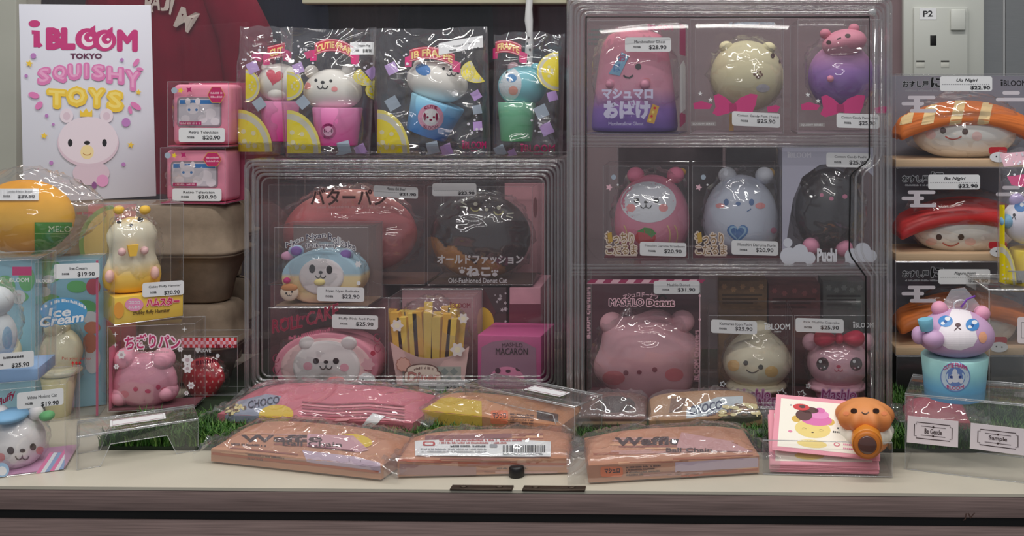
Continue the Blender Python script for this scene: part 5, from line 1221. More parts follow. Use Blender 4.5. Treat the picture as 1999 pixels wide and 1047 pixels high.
b = T.blob('toy_body', -14, 660, 46, 62, soft((226, 232, 236)), 0, .034, seg=32, ring=22); T.blob('head', -14, 590, 40, 36, soft((226, 232, 236)), 0, .032, parent=b)
c = Canvas(T, bvh(b), 'blue_patch', b); c.disc(mat((150, 190, 220), .5), 14, 660, 10, 22); c.build(); wrapfilm(T, -14, 630, 54, 100, 0, .037, 27)
price(T, -24, 693, 66, 724, '~', '$25.90', slope=-.09)
# ================================================================== clear acrylic risers
def riser(label, P0, P1, h, d, zb, cut=True, lab=None, full=False):
    """little acrylic bench: P0, P1 = front bottom corners (x, y)"""
    a = math.atan2(P1[1] - P0[1], P1[0] - P0[0]); L = math.hypot(P1[0] - P0[0], P1[1] - P0[1]); ca, sa = math.cos(a), math.sin(a)
    T = Thing('acrylic_riser', label, 'riser', ((P0[0] + P1[0]) / 2 - sa * d / 2, (P0[1] + P1[1]) / 2 + ca * d / 2, zb), math.degrees(a)); T.w, T.d, T.h = L, d, h
    w2, d2, t = L / 2, d / 2, .002
    box('top_plate', -w2, w2, -d2, d2, h - t, h, RISER, T.root, .0006)
    def panel(y):
        if full: pts = [(-w2, 0), (w2, 0), (w2, h - t), (-w2, h - t)]
        else: pts = [(-w2, 0), (-w2 + .028, 0), (-w2 + .040, h * .62), (w2 - .040, h * .62), (w2 - .028, 0), (w2, 0), (w2, h - t), (-w2, h - t)]
        n = len(pts); vs = [(x, y, z) for x, z in pts] + [(x, y + t, z) for x, z in pts]
        tri = [tuple(q) for q in geometry.tessellate_polygon([[Vector((x, z, 0)) for x, z in pts]])]
        o = mk('leg_panel', vs, tri + [tuple(i + n for i in q[::-1]) for q in tri] + [(i, (i + 1) % n, n + (i + 1) % n, n + i) for i in range(n)], RISER, T); fixn(o)
        mk('highlit_edge', *tubevf([(x, y, z) for x, z in pts], .0007, 6, True), EDGE, o, True)  # pale tube added as the white highlight along the panel edge
    panel(-d2); panel(d2 - t)
    for x in (-w2, w2 - t):
        o = box('side_panel', x, x + t, -d2 + t, d2 - t, 0, h - t, RISER, T.root)
    mk('highlit_edge', *tubevf([(-w2, -d2, h), (w2, -d2, h), (w2, d2, h), (-w2, d2, h)], .0009, 6, True), EDGE, T, True)
    if lab:
        x0, x1, y0, y1 = lab
        lb = box('label', x0, x1, y0, y1, h + .0001, h + .0005, LABEL, T.root)
        m_ = MAROON; b_ = .003
        o = mk('label_border', *tubevf([(x0 + b_, y0 + b_, h + .0006), (x1 - b_, y0 + b_, h + .0006), (x1 - b_, y1 - b_, h + .0006), (x0 + b_, y1 - b_, h + .0006)], .0004, 4, True), m_, lb)
    return T
def flo(px, py, z=.0): q = at(px, py, yfloor(py, z)); return (q.x, q.y)
riser('small clear acrylic riser with label, at left on the grass edge', flo(150, 919), flo(387, 872, .006), .046, .075, .0006, lab=(-.035, .035, -.014, .016))
riser('clear acrylic riser with label, lying over bags in the middle', flo(908, 812, .02), flo(1122, 862, .02), .049, .066, .0205, lab=(-.010, .060, -.008, .016))
RR = riser('long clear acrylic riser carrying the drink cup figure', flo(1767, 917), (flo(1767, 917)[0] + .215, flo(1767, 917)[1] - .072), .104, .10, .0006, full=True)
def sign(T, pts, word):
    yl = -T.d / 2 - .0012
    q = [T.pt(*p, yl) for p in pts]; vs = [tuple(v) for v in q] + [(v.x, v.y + .0006, v.z) for v in q]
    o = mk('sign_label', vs, [(0, 1, 2, 3), (7, 6, 5, 4)] + [(i, 4 + i, 4 + (i + 1) % 4, (i + 1) % 4) for i in range(4)], mat((236, 222, 226), .5), T); fixn(o)
    def B(u, v): return (pts[0][0] * (1 - u) * (1 - v) + pts[1][0] * u * (1 - v) + pts[2][0] * u * v + pts[3][0] * (1 - u) * v, pts[0][1] * (1 - u) * (1 - v) + pts[1][1] * u * (1 - v) + pts[2][1] * u * v + pts[3][1] * (1 - u) * v)
    c = Canvas(T, yl, 'lettering', o); K = mat((60, 40, 40), .5)
    c.stroke(K, [B(*p) for p in ((.18, .20), (.84, .20), (.84, .28), (.88, .28), (.88, .72), (.84, .72), (.84, .80), (.18, .80), (.18, .72), (.14, .72), (.14, .28), (.18, .28))], 1.5, True)
    for v in (.33, .67): c.stroke(K, [B(.27, v), B(.75, v)], 1.0); c.disc(K, *B(.51, v), 2)
    vs, fs = txt(word, .02); c.add(K, [B(.34 + .34 * u, .40 + .20 * v) for u, v in vs], fs); c.build()
sign(RR, [(1772, 812), (1871, 823), (1870, 874), (1770, 864)], 'Be Gentle')
sign(RR, [(1895, 826), (2000, 838), (2000, 890), (1893, 876)], 'Sample')
# ---------------- drink cup figure on the riser
q = at(1863, 776, .105); T = Thing('cup_bear_figure', 'lilac bear figure in blue cup standing on clear riser', 'figure', (q.x, .115, .1052))
T.d = 0
zz = (T.pt(1863, 777).z, T.pt(1863, 690).z)
c1 = cup(T, 1799, 1928, 692, 1806, 1920, 774, mat((120, 190, 224), .45, .4, grad=(zz, [(0, (86, 160, 220)), (.35, (110, 184, 226)), (.65, (150, 214, 220)), (1, (170, 224, 220))]), vary=.03, scale=80))
LM = soft((206, 164, 204)); b = T.blob('bear_head', 1866, 650, 74, 46, LM, 0, .046, egg(.10), seg=44, ring=28)
c = Canvas(T, bvh(b), 'white_face', b); c.poly(mat((240, 230, 236), .55), [(1858, 604), (1892, 604), (1898, 622), (1904, 644), (1908, 662), (1900, 676), (1876, 684), (1852, 682), (1836, 672), (1828, 656), (1836, 640), (1850, 626)]); c.build()
for x, y in ((1834, 603), (1917, 612)): T.blob('ear', x, y, 16, 15, soft((232, 158, 186)), .004, .012, parent=b)
for x, y, rx, ry in ((1846, 628, 14, 11), (1898, 635, 13, 12)):
    c = Canvas(T, bvh(b), 'eye', b, .0006); c.disc(mat((70, 140, 210), .35), x, y, rx, ry); c.disc(WHITE, x + 4, y - 5, 5.5, 4); c.disc(WHITE, x - 5, y + 4, 4, 3); c.disc(mat((40, 90, 160), .4), x, y + 1, 3, 3); c.build()
c = Canvas(T, bvh(b), 'nose', b, .0006); c.disc(mat((80, 40, 50), .4), 1870, 635, 5.5, 4); c.stroke(mat((80, 40, 50), .4), [(1863, 646), (1869, 640), (1876, 644)], 2); c.build('cheek'); c.disc(mat((246, 170, 130), .5), 1918, 659, 8, 11); c.build()
T.blob('paw', 1822, 662, 21, 18, LM, -.036, .015, parent=b); T.blob('paw', 1793, 655, 13, 17, LM, -.012, .014, parent=b)
sc_ = cup(T, 1794, 1824, 621, 1797, 1822, 644, soft((120, 190, 216)), -.034, name='ice_cube', parent=b); rot_part(sc_, T, 1809, 632, -8)
c = Canvas(T, bvh(c1), 'cup_badge', c1, .0005); c.disc(mat((120, 150, 214), .5), 1865, 736, 29, n=30); c.disc(mat((200, 220, 236), .5), 1865, 736, 27, n=30); c.disc(mat((110, 140, 206), .5), 1865, 736, 19, n=26); c.disc(mat((226, 226, 236), .5), 1865, 738, 12, 9); c.disc(mat((226, 226, 236), .5), 1864, 728, 5, 8)
for x in (1857, 1874): c.disc(mat((60, 80, 150), .5), x, 736, 3, 3); c.disc(mat((226, 226, 236), .5), x + (2 if x > 1865 else -2), 744, 4, 5)
c.text(mat((206, 80, 140), .5), 'CUTIE FRAPPE', 1842, 709, 1888, 717, .03, bend=7); c.text(mat((206, 60, 130), .5), 'BLOOM', 1849, 754, 1881, 761, .04, bend=-3); c.build()
p0 = T.pt(1876, 606, 0); loop = [(p0.x + .010 * math.cos(t), .002, p0.z + .006 + .008 * math.sin(t)) for t in [2 * math.pi * i / 14 for i in range(14)]]
mk('ring', *tubevf(loop, .0012, 8, True), mat((226, 226, 230), .3, metal=.6), T, True)
mk('cord', *tubevf([(p0.x, .0, p0.z + .004), (p0.x + .008, -.002, p0.z + .016), (p0.x + .020, .0, p0.z + .020)], .0015, 8), mat((130, 70, 180), .5), T, True)
fl_ = [T.pt(x, y, .012) for x, y in ((1858, 566), (1884, 562), (1908, 590), (1922, 610), (1868, 604), (1838, 600))]
mk('plastic_flap', [tuple(v) for v in fl_] + [(v.x, v.y + .003, v.z) for v in fl_], [tuple(range(6)), tuple(range(11, 5, -1))] + [(i, 6 + i, 6 + (i + 1) % 6, (i + 1) % 6) for i in range(6)], film('milky_film', .35, .1, .5, .1), T)

# ================================================================== nigiri boxes, stacked at the right
NY = .405
WOODT = mat((226, 190, 150), .6, .3, vary=.06, scale=20, stretch=(1, 6, 30))
T = boxthing('dark_plinth', 'dark clear-fronted box under the stacked sushi toy boxes', 'box', 1750, 2048, 696, 790, NY, .12, 0, None, .0065)
box('carton', -T.w / 2, T.w / 2, -T.d / 2 + .002, T.d / 2, .0004, T.h, mat((44, 40, 42), .4), T.root, .001); T.shell(CLEAR); zn = .0065 + T.h + .0006
hN = .1605
NB = mat((132, 132, 146), .6); KCL = mat((216, 206, 214), .5)
def nigiri(label, zb, kind, yo, pl):
    P = at(1748, 500, NY); xr = at(2046, 500, NY).x
    T = Thing('boxed_sushi_toy', label, 'boxed toy', ((P.x + xr) / 2, NY + .06, zb), 0, 0, 'sushi toy boxes stacked at the right'); T.w, T.d, T.h = xr - P.x, .12, hN
    T.shell(); box('backing_card', -T.w / 2 + .0015, T.w / 2 - .0015, T.d / 2 - .003, T.d / 2 - .0014, .0135, T.h - .0015, NB, T.root)
    box('wood_tray', -T.w / 2 + .0006, T.w / 2 - .0006, -T.d / 2 + .0012, T.d / 2 - .0006, .0008, .0135, WOODT, T.root, .0008)
    rice = soft((240, 236, 230))
    y0 = yo
    b = T.blob('rice_body', 1882, y0 + 118, 100, 50, rice, .0, .044, lambda x, y, z: (math.copysign(abs(x) ** .85, x), y, z * (1 if z > 0 else .92)), seg=44, ring=26)
    # topping: thick slice bending over the rice
    vs, fs = [], []; n = 40; m_ = 12
    for i in range(n + 1):
        u = i / n * 2 - 1; px_ = 1880 + u * 132; py_ = y0 + 84 + 34 * abs(u) ** 2.2 - (6 if kind == 1 else 10); cq = T.pt(min(px_, 2040), py_, 0); r = .021 * (1 - .15 * abs(u)) * (1 if abs(u) < .97 else .6)
        r = r * (1.1 if kind == 1 else 1.0)
        for k in range(m_):
            A = 2 * math.pi * k / m_; vs.append((cq.x, -.004 + math.cos(A) * .045, cq.z + math.sin(A) * r - .012 * abs(math.cos(A))))
    for i in range(n):
        for k in range(m_): a = i * m_ + k; fs.append((a, i * m_ + (k + 1) % m_, (i + 1) * m_ + (k + 1) % m_, a + m_))
    fs += [tuple(range(m_)), tuple(range(n * m_, (n + 1) * m_))[::-1]]
    tp_m = {0: soft((240, 120, 40)), 1: mat((216, 30, 30), .4, .5), 2: mat((236, 120, 40), .45, vary=.12, scale=18)}[kind]
    tp = mk('topping', vs, fs, tp_m, T, True); fixn(tp)
    if kind == 0:
        c = Canvas(T, bvh(tp), 'pale_stripe', tp, .0006); PS = soft((250, 214, 150))
        for x in (1766, 1808, 1862, 1916): c.poly(PS, [(x + 6, y0 + 42), (x + 26, y0 + 40), (x + 14, y0 + 96), (x - 10, y0 + 100)]); c.part('pale_stripe')
        c.build()
    face(T, b, [(1841, y0 + 110, 6, 6), (1884, y0 + 112, 6, 6)] if kind == 0 else [(1833, y0 + 133, 6, 6), (1876, y0 + 133, 6, 6)], None, smile(1861, y0 + 121, 16, 6, 2.4) if kind == 0 else smile(1856, y0 + 144, 16, 6, 2.6), [(1817, y0 + 118, 10, 9), (1907, y0 + 121, 10, 9)] if kind == 0 else [(1818, y0 + 142, 11, 7), (1894, y0 + 142, 11, 7)], em=mat((84, 58, 48), .4), nm=mat((200, 80, 70), .5), cm=mat((248, 204, 198), .6))
    wrapfilm(T, 1882, y0 + 100, 112, 62, 0, .048, 30 + kind, zmin=.014)
    c = front(T); c.otext(GREY, BLACK, 'おすし屋', 1762, y0 + 13, 1813, y0 + 26, 1.2, .02); c.otext(GREY, BLACK, 'に', 1817, y0 + 6, 1842, y0 + 26, 1.2, .03); c.greek(GREY, 1767, y0 + 30, 1850, y0 + 33.5); c.part('cloud_print')
    for x, y, w_, h_ in ((1772, y0 + 42, 54, 7), (1760, y0 + 54, 44, 7), (1776, y0 + 68, 52, 7)): c.rrect(KCL, x, y, x + w_, y + h_, 3.4); c.part('cloud_print')
    c.rect(KCL, 1784, y0 + 47, 1796, y0 + 72); c.part('cloud_print')
    for x, y, w_, h_ in ((1957, y0 + 33, 34, 7), (1944, y0 + 46, 66, 7)): c.rrect(KCL, x, y, x + w_, y + h_, 3.4); c.part('cloud_print')
    c.part('printed_graphics'); brand(c, BLACK, 1953, y0 + 11, 2004, y0 + 23)
    c.rrect(mat((200, 40, 50), .5), 1930, y0 + 142, 1966, y0 + 156, 5); c.disc(WHITE, 1950, y0 + 162, 18, 10); c.disc(INK, 1945, y0 + 161, 1.6); c.disc(INK, 1956, y0 + 162, 1.6); c.build()
    price(T, *pl, italic=True)
    return T
nigiri('sushi toy box with tuna-orange topping, lowest of the three', zn, 2, 516, (1832, 526, 1933, 555, 'Maguro Nigiri', '$22.90'))
nigiri('sushi toy box with bright red topping, middle of the three', zn + hN + .0004, 1, 330, (1812, 341, 1913, 370, 'Ika Nigiri', '$22.90'))
nigiri('sushi toy box with orange striped topping, topmost of the three', zn + 2 * hN + .0008, 0, 145, (1835, 149, 1937, 178, 'Uo Nigiri', '$22.90'))
# ---------------- tall clear stand at the right edge with a bagged drink toy on it
T = boxthing('clear_stand', 'tall clear acrylic stand at the right edge under a drink bag', 'stand', 1931, 2110, 566, 850, .225, .13, 0, None, .0075)
w2, d2, h = T.w / 2, .065, T.h
for n_, a in (('top_plate', (-w2, w2, -d2, d2, h - .003, h)), ('side_panel', (-w2, -w2 + .003, -d2, d2, 0, h - .003)), ('side_panel', (w2 - .003, w2, -d2, d2, 0, h - .003)), ('front_panel', (-w2 + .003, w2 - .003, -d2, -d2 + .003, 0, h - .003)), ('back_panel', (-w2 + .003, w2 - .003, d2 - .003, d2, 0, h - .003))):
    box(n_, *a, RISER, T.root, .0006)
mk('highlit_edge', *tubevf([(-w2, -d2, h), (w2, -d2, h), (w2, d2, h), (-w2, d2, h)], .0009, 6, True), EDGE, T, True)
mk('highlit_edge', *tubevf([(-w2, -d2, 0), (-w2, -d2, h)], .0009, 6), EDGE, T, True)
c = Canvas(T, -d2 - .0004, 'sign_label'); c.rrect(mat((236, 222, 226), .5), 1986, 619, 2040, 671, 5); c.stroke(INK, [(1994, 630), (2034, 630), (2034, 660), (1994, 660)], 1.4, True); c.build()
zt = .0075 + h + .0006
T, bag, fb = bagthing('drink bag with panda-like blue and white toy at right edge', 1950, 2075, 290, 562, .285, zt, 8, .034, group=None)
c1 = cup(T, 1972, 2062, 486, 1980, 2054, 556, mat((244, 214, 60), .5)); b = T.blob('toy_head', 2010, 432, 54, 46, soft((232, 226, 240)), 0, .03)
T.blob('ear', 1966, 432, 14, 14, soft((130, 184, 220)), -.01, parent=b); T.blob('ear', 1985, 392, 15, 15, soft((190, 170, 220)), 0, parent=b)
c = Canvas(T, bvh(b), 'eye', b); c.disc(BLUE, 1992, 404, 12, 10); c.disc(WHITE, 1995, 400, 4, 4); c.build('nose'); c.disc(INK, 1980, 420, 3, 3); c.stroke(INK, [(1975, 428), (1980, 422), (1983, 429)], 1.8); c.build()
c = Canvas(T, fb, 'printed_bag_art', bag, .0006); c.rect(LEMON, 1952, 400, 1962, 556); c.poly(HOT, [(1966, 345), (2004, 340), (2004, 366), (1975, 362)]); c.poly(LPINK, [(1952, 300), (2010, 296), (2010, 320), (1960, 326)]); lemon(c, 1954, 556, 30, ry=80); bubbles(c, 1960, 300, 2000, 345, 10, 9); c.build()
sticker(T, fb, 1970, 528, 2030, 560, .02, '', '$18.90', bag)

# ================================================================== bags lying flat on the counter and the grass
def lowbag(label, A, B, za, zbk, dep, hf, hm, m, seed, ridge=.55, group='flat bagged toys lying in front of the cases', ext=.028, round_=.5, box_end=1.):
    """A, B = picture points of the front bottom edge; carton with domed top inside a crinkled clear bag"""
    P0, P1 = flo(*A, za), flo(*B, zbk)
    a = math.atan2(P1[1] - P0[1], P1[0] - P0[0]); L = math.hypot(P1[0] - P0[0], P1[1] - P0[1])
    T = Thing('flat_bagged_toy', label, 'bagged toy', ((P0[0] + P1[0]) / 2, (P0[1] + P1[1]) / 2, min(za, zbk)), math.degrees(a), 0, group); T.w = L
    def top(u, v):
        rise = math.sin(min(1, v / ridge) * math.pi / 2) if v < ridge else math.cos((v - ridge) / (1 - ridge) * math.pi / 2 * .9)
        return hf + (hm - hf) * rise * max(0, 1 - abs(2 * u - 1) ** 3) ** round_
    nu, nv = 44, 16; vs, fs = [], []
    for i in range(nu + 1):
        u = i / nu; x = -L / 2 + L * u
        row = [(x, 0, .0008), (x, 0, hf * .98)] + [(x, .0015 + dep * j / nv, top(u, j / nv)) for j in range(nv + 1)] + [(x, dep + .0015, .0008)]
        vs += row
    n = nv + 4
    for i in range(nu):
        for j in range(n): a_, b_ = i * n + j, i * n + (j + 1) % n; fs.append((a_, b_, b_ + n, a_ + n))
    fs += [tuple(range(n))[::-1], tuple(range(nu * n, (nu + 1) * n))]
    body = mk('printed_carton', vs, fs, m, T, True); fixn(body)
    try: body.data.set_sharp_from_angle(angle=math.radians(40))
    except Exception: pass
    # bag film
    NU, NV = 84, 40; vs, fs = [], []
    for i in range(NU + 1):
        U = i / NU; x = -L / 2 - ext + (L + 2 * ext) * U; u = max(0, min(1, (x + L / 2) / L)); out = max(0, abs(x) - L / 2) / ext; pin = 1 - .65 * out ** .7
        for j in range(NV + 1):
            t = j / NV
            if t < .15: y, z = -.003, (hf + .003) * t / .15
            elif t < .92: v = (t - .15) / .77; y, z = -.003 + (dep + .006) * v, top(u, v) + .0025
            else: y, z = dep + .004, top(u, 1) * (1 - (t - .92) / .08) + .001
            V = Vector((x * 21 + seed * 3, y * 21, z * 10 + seed)); cr_ = max(0, 1 - abs(noise.noise(V * .9)) * 2) ** 3 * .009 + max(0, 1 - abs(noise.noise(V * 2)) * 2) ** 3 * .006 + max(0, 1 - abs(noise.noise(V * 4.5)) * 2) ** 2 * .0016
            cr_ += .0028 * math.exp(-((t - .17) / .03) ** 2) * (.6 + .8 * noise.noise(Vector((x * 30, seed, 0))))
            env = min(1, t * 9, (1 - t) * 9) * (.55 + .8 * out)
            vs.append((x, y - cr_ * env * .35 * (1 if t < .2 else 0), max(.0006, z * pin + cr_ * env)))
    for i in range(NU):
        for j in range(NV): a_ = i * (NV + 1) + j; fs.append((a_, a_ + 1, a_ + NV + 2, a_ + NV + 1))
    film_ = mk('clear_bag', vs, fs, BAG2, T, True)
    return T, body, film_
ORB = mat((204, 138, 104), .5, .4, vary=.20, scale=16, stretch=(.4, 1.5, 4)); DINK = mat((70, 40, 40), .5); LVP = mat((196, 170, 190), .5); YB_ = mat((230, 190, 40), .5)
RUST = mat((186, 84, 50), .5)
def stripes(c, x0, x1, ya, yb, sl, seed):
    r_ = random.Random(seed); cs = [mat((176, 98, 70), .5), mat((228, 166, 124), .5), mat((160, 92, 76), .5), mat((206, 150, 140), .5)]
    k0 = c.k
    for i in range(12):
        c.k = k0 + i % 4
        u = r_.uniform(x0, x1 - 60); v = r_.uniform(ya, yb) + sl * (u - x0); L_ = min(x1 - u, r_.uniform(50, 150))
        c.stroke(cs[i % 4], [(u, v), (u + L_ * .5, v + sl * L_ * .5), (u + L_, v + sl * L_)], r_.uniform(1.5, 4.5))
    c.k = k0 + 2
# front left waffle
T, b, f_ = lowbag('orange bagged waffle toy at front left with yellow oval print', (412, 902), (744, 938), .002, .002, .105, .0185, .043, ORB, 1)
c = Canvas(T, bvh(b), 'carton_print', b, .0004); stripes(c, 425, 735, 872, 892, .10, 1); stripes(c, 470, 700, 846, 868, .03, 2)
c.poly(LVP, [(590, 880), (690, 892), (742, 905), (744, 924), (700, 918), (600, 902)]); c.disc(YB_, 695, 862, 32, 13, 8); c.poly(mat((206, 150, 160), .5), [(600, 848), (690, 852), (720, 880), (700, 884), (600, 872)])
c.text(DINK, 'Waffle', 470, 850, 630, 864, .03); c.text(DINK, 'Ball Chain', 552, 861, 668, 871, .02, slope=.03); c.greek(DINK, 452, 866, 520, 870, slope=.05)
c.stroke(RUST, [(415, 885), (560, 901), (740, 922)], 5); c.greek(DINK, 484, 886, 556, 889, slope=.1); c.text(DINK, 'マシュロ', 484, 892, 514, 897, .03, slope=.1)
for x in (682, 704): c.stroke(DINK, [(x, 895), (x, 904)], 1.2)
c.stroke(MAROON, [(602, 872), (692, 882)], 2.4); c.build()
# front middle waffle, lying face down with the white barcode label
T, b, f_ = lowbag('orange bagged waffle toy in front middle with white barcode label', (776, 932), (1110, 924), .002, .002, .095, .021, .042, ORB, 2)
bvh_ = bvh(b)
c = Canvas(T, bvh_, 'carton_print', b, .0004); stripes(c, 780, 1100, 896, 926, .0, 3); stripes(c, 830, 1060, 848, 858, .0, 4); c.poly(mat((170, 120, 116), .5), [(780, 906), (930, 912), (930, 928), (780, 928)]); c.stroke(RUST, [(776, 899), (940, 905), (1108, 906)], 4); c.greek(DINK, 970, 913, 1030, 916); c.poly(mat((150, 90, 90), .5), [(830, 852), (1000, 848), (1000, 856), (830, 862)]); c.build()
n = 40; pts = []
for i in range(n + 1):
    u = i / n; x = 811 + 264 * u; ya_, yb_ = 864 - 7 * math.sin(u * 2.6) + 5 * u, 892 + 3 * u; pts += [(x, ya_ + (yb_ - ya_) * k_ / 5) for k_ in range(6)]
fbv = bvh(b)
lb = Canvas(T, fbv, 'barcode_label', None, .0024); lb.add(LABEL, pts, [(6 * i + k_, 6 * i + k_ + 1, 6 * i + k_ + 7, 6 * i + k_ + 6) for i in range(n) for k_ in range(5)]); lo = lb.build()
c = Canvas(T, fbv, 'lettering', lo, .0030); c.rrect(mat((200, 60, 60), .5), 826, 866, 850, 874, 3, ); c.rrect(LABEL, 830, 868, 846, 872, 2); c.greek(mat((190, 60, 60), .5), 858, 861, 1020, 865); c.greek(mat((190, 60, 60), .5), 858, 866.5, 990, 870); 
c.greek(INK, 880, 873, 952, 876.5); c.greek(GREY, 822, 879, 950, 882); c.greek(GREY, 822, 884, 950, 887); c.rrect(GREY, 956, 871, 971, 877, 2)
rb = random.Random(4); x = 982
BP, BQ = [], []
while x < 1066: w_ = rb.choice((1.2, 1.2, 2.2, 3.2)); k_ = len(BP); BP += [(x + w_ * (j % 2), 873 + 3.5 * (j // 2)) for j in range(10)]; BQ += [(k_ + 2 * j, k_ + 2 * j + 1, k_ + 2 * j + 3, k_ + 2 * j + 2) for j in range(4)]; x += w_ + rb.choice((1.2, 1.8, 2.6))
c.add(INK, BP, BQ)
c.greek(INK, 982, 889, 1062, 891.5); c.build()
# front right waffle
T, b, f_ = lowbag('orange bagged waffle toy at front right with dark katakana mark', (1149, 944), (1482, 924), .002, .002, .105, .024, .046, ORB, 3)
c = Canvas(T, bvh(b), 'carton_print', b, .0004); stripes(c, 1155, 1470, 882, 908, -.03, 5); stripes(c, 1190, 1440, 852, 878, .0, 6); stripes(c, 1220, 1480, 926, 934, -.05, 7)
c.poly(LVP, [(1318, 903), (1480, 893), (1480, 912), (1318, 922)]); c.stroke(RUST, [(1330, 930), (1480, 916)], 5); c.rrect(mat((236, 120, 70), .5), 1172, 911, 1216, 931, 6); c.text(DINK, 'マシュロ', 1180, 914, 1210, 925, .06, slope=-.04)
for i in range(4): c.greek(DINK, 1222, 911 + i * 5, (1290, 1278, 1288, 1256)[i], 914 + i * 5, slope=-.05)
c.text(DINK, 'Waffle', 1200, 856, 1330, 872, .04, slope=-.02); c.text(mat((120, 110, 150), .5), 'Ball Chain', 1330, 868, 1400, 877, .02); c.poly(mat((206, 150, 150), .5), [(1330, 846), (1420, 862), (1470, 884), (1400, 882), (1320, 876)])
c.text(DINK, 'Ball Chain', 1300, 876, 1390, 884, .02); c.build()
# second row on the grass
G = .018
PKB = mat((216, 110, 128), .45, .4, vary=.10, scale=18, stretch=(.5, 2, 3))
T, b, f_ = lowbag('pink bagged toy on the grass with yellow seal and blue-white end', (425, 826), (806, 845), G, G, .125, .014, .042, PKB, 4, .6)
c = Canvas(T, bvh(b), 'carton_print', b, .0004); c.poly(mat((150, 156, 178), .5), [(440, 790), (520, 770), (550, 774), (530, 800), (490, 826), (440, 822)]); c.disc(YB_, 539, 810, 34, 19, -4); c.text(mat((30, 40, 70), .5), 'CHOCO', 484, 784, 546, 800, .04, slope=-.18)
rb = random.Random(8)
for i in range(26): c.disc(mat((232, 214, 150), .5) if i % 3 else mat((110, 80, 50), .5), 440 + rb.random() * 40, 786 + rb.random() * 24, 3 + 3 * rb.random(), 2 + 2 * rb.random())
for i in range(9): y = 786 + i * 6; c.stroke(mat((236, 150, 160), .45) if i % 2 else mat((180, 76, 96), .45), [(590, y), (650, y + 5), (720, y + 2), (790, y + 9)], 2.4)
c.build()
lb = Canvas(T, bvh(b), 'white_label', None, .0022); lb.poly(LABEL, [(728, 809), (753, 815), (722, 838), (682, 836), (708, 830)]); lb.build()
T, b, f_ = lowbag('yellow and orange bagged toy under the middle acrylic riser', (822, 826), (1096, 858), G, G, .085, .020, .036, mat((206, 138, 92), .5, vary=.10, scale=14), 5, .6)
c = Canvas(T, bvh(b), 'carton_print', b, .0004); c.poly(mat((216, 176, 30), .5), [(818, 786), (880, 776), (940, 784), (942, 842), (900, 838), (824, 828)]); c.rrect(mat((232, 110, 60), .5), 958, 802, 992, 828, 4); c.text(DINK, 'マシュロ', 962, 806, 988, 818, .05)
for i in range(5): c.greek(DINK, 996, 808 + i * 5, 1042, 811 + i * 5, slope=.06)
c.poly(mat((70, 50, 46), .5), [(1048, 802), (1090, 810), (1090, 826), (1048, 818)]); c.build()
T, b, f_ = lowbag('dark brown chocolate bagged toy leaning against the tall case', (1128, 838), (1262, 840), G, G, .055, .016, .042, mat((104, 60, 52), .4, .5, vary=.15, scale=20), 6, .8, round_=.22)
c = Canvas(T, bvh(b), 'carton_print', b, .0004); c.stroke(mat((206, 160, 120), .5), [(1130, 826), (1262, 826)], 6); c.disc(mat((60, 34, 30), .5), 1200, 790, 40, 16); c.build()
T, b, f_ = lowbag('cream and black chocolate bagged toy leaning against the tall case', (1268, 843), (1488, 828), G, G + .004, .05, .016, .045, mat((176, 130, 90), .5, vary=.1, scale=18), 7, .8, round_=.22)
c = Canvas(T, bvh(b), 'carton_print', b, .0004); c.poly(mat((186, 196, 204), .5), [(1340, 800), (1400, 776), (1450, 774), (1450, 790), (1380, 812), (1340, 818)]); c.text(mat((40, 50, 90), .5), 'CHOCO', 1345, 794, 1410, 812, .04, slope=-.2); c.text(mat((40, 50, 90), .5), 'Ball Chain', 1380, 806, 1430, 814, .02, slope=-.2)
c.poly(mat((60, 54, 34), .4), [(1360, 834), (1420, 812), (1486, 796), (1486, 818), (1420, 836), (1362, 842)]); 
for i in range(40): c.disc(mat((226, 210, 150), .5) if i % 4 else mat((120, 90, 60), .5), 1400 + 86 * rb.random(), 800 + 22 * rb.random() - 10, 3 + 4 * rb.random(), 2 + 2 * rb.random())
c.poly(mat((120, 76, 50), .5), [(1310, 780), (1340, 778), (1330, 800), (1306, 806)]); c.build()
T, b, f_ = lowbag('red-pink bagged toy on the grass behind the long riser', (1772, 838), (1895, 842), .016, .016, .07, .012, .036, mat((206, 50, 80), .45, vary=.12, scale=18), 9, .6, ext=.03)

# ================================================================== card holder, cards and cream puff figure
P0, P1 = flo(1489, 928, .0), flo(1742, 934, .0); a = math.atan2(P1[1] - P0[1], P1[0] - P0[0]); L = math.hypot(P1[0] - P0[0], P1[1] - P0[1]); hd_ = .088
rotd = math.degrees(a); CEN = ((P0[0] + P1[0]) / 2 - math.sin(a) * hd_ / 2, (P0[1] + P1[1]) / 2 + math.cos(a) * hd_ / 2, .0006)
T = Thing('card_holder', 'clear tray holding pink-bordered cards at the front right', 'card holder', CEN, rotd); w2, d2 = L / 2, hd_ / 2
box('base_plate', -w2, w2, -d2, d2, 0, .002, RISER, T.root, .0005)
fp_ = box('front_lip', -w2, w2, -d2, -d2 + .002, .002, .047, ACRY, T.root, .0004); box('back_plate', -w2, w2, d2 - .002, d2, .002, .076, RISER, T.root, .0005)
for s_ in (-1, 1):
    x = s_ * (w2 - .001); vs = [(x + e, y, z) for e in (-.001, .001) for y, z in ((-d2 + .002, .002), (d2 - .002, .002), (d2 - .002, .072), (-d2 + .002, .046))]
    fixn(mk('side_wall', vs, [(0, 1, 2, 3), (7, 6, 5, 4), (0, 4, 5, 1), (1, 5, 6, 2), (2, 6, 7, 3), (3, 7, 4, 0)], RISER, T))
mk('highlit_edge', *tubevf([(-w2, -d2, .001), (-w2, -d2, .047), (w2, -d2, .047), (w2, -d2, .001)], .0008, 6, True), EDGE, T, True)
CP = mat((240, 150, 168), .5); CI = mat((250, 242, 226), .5)
M0 = T.M
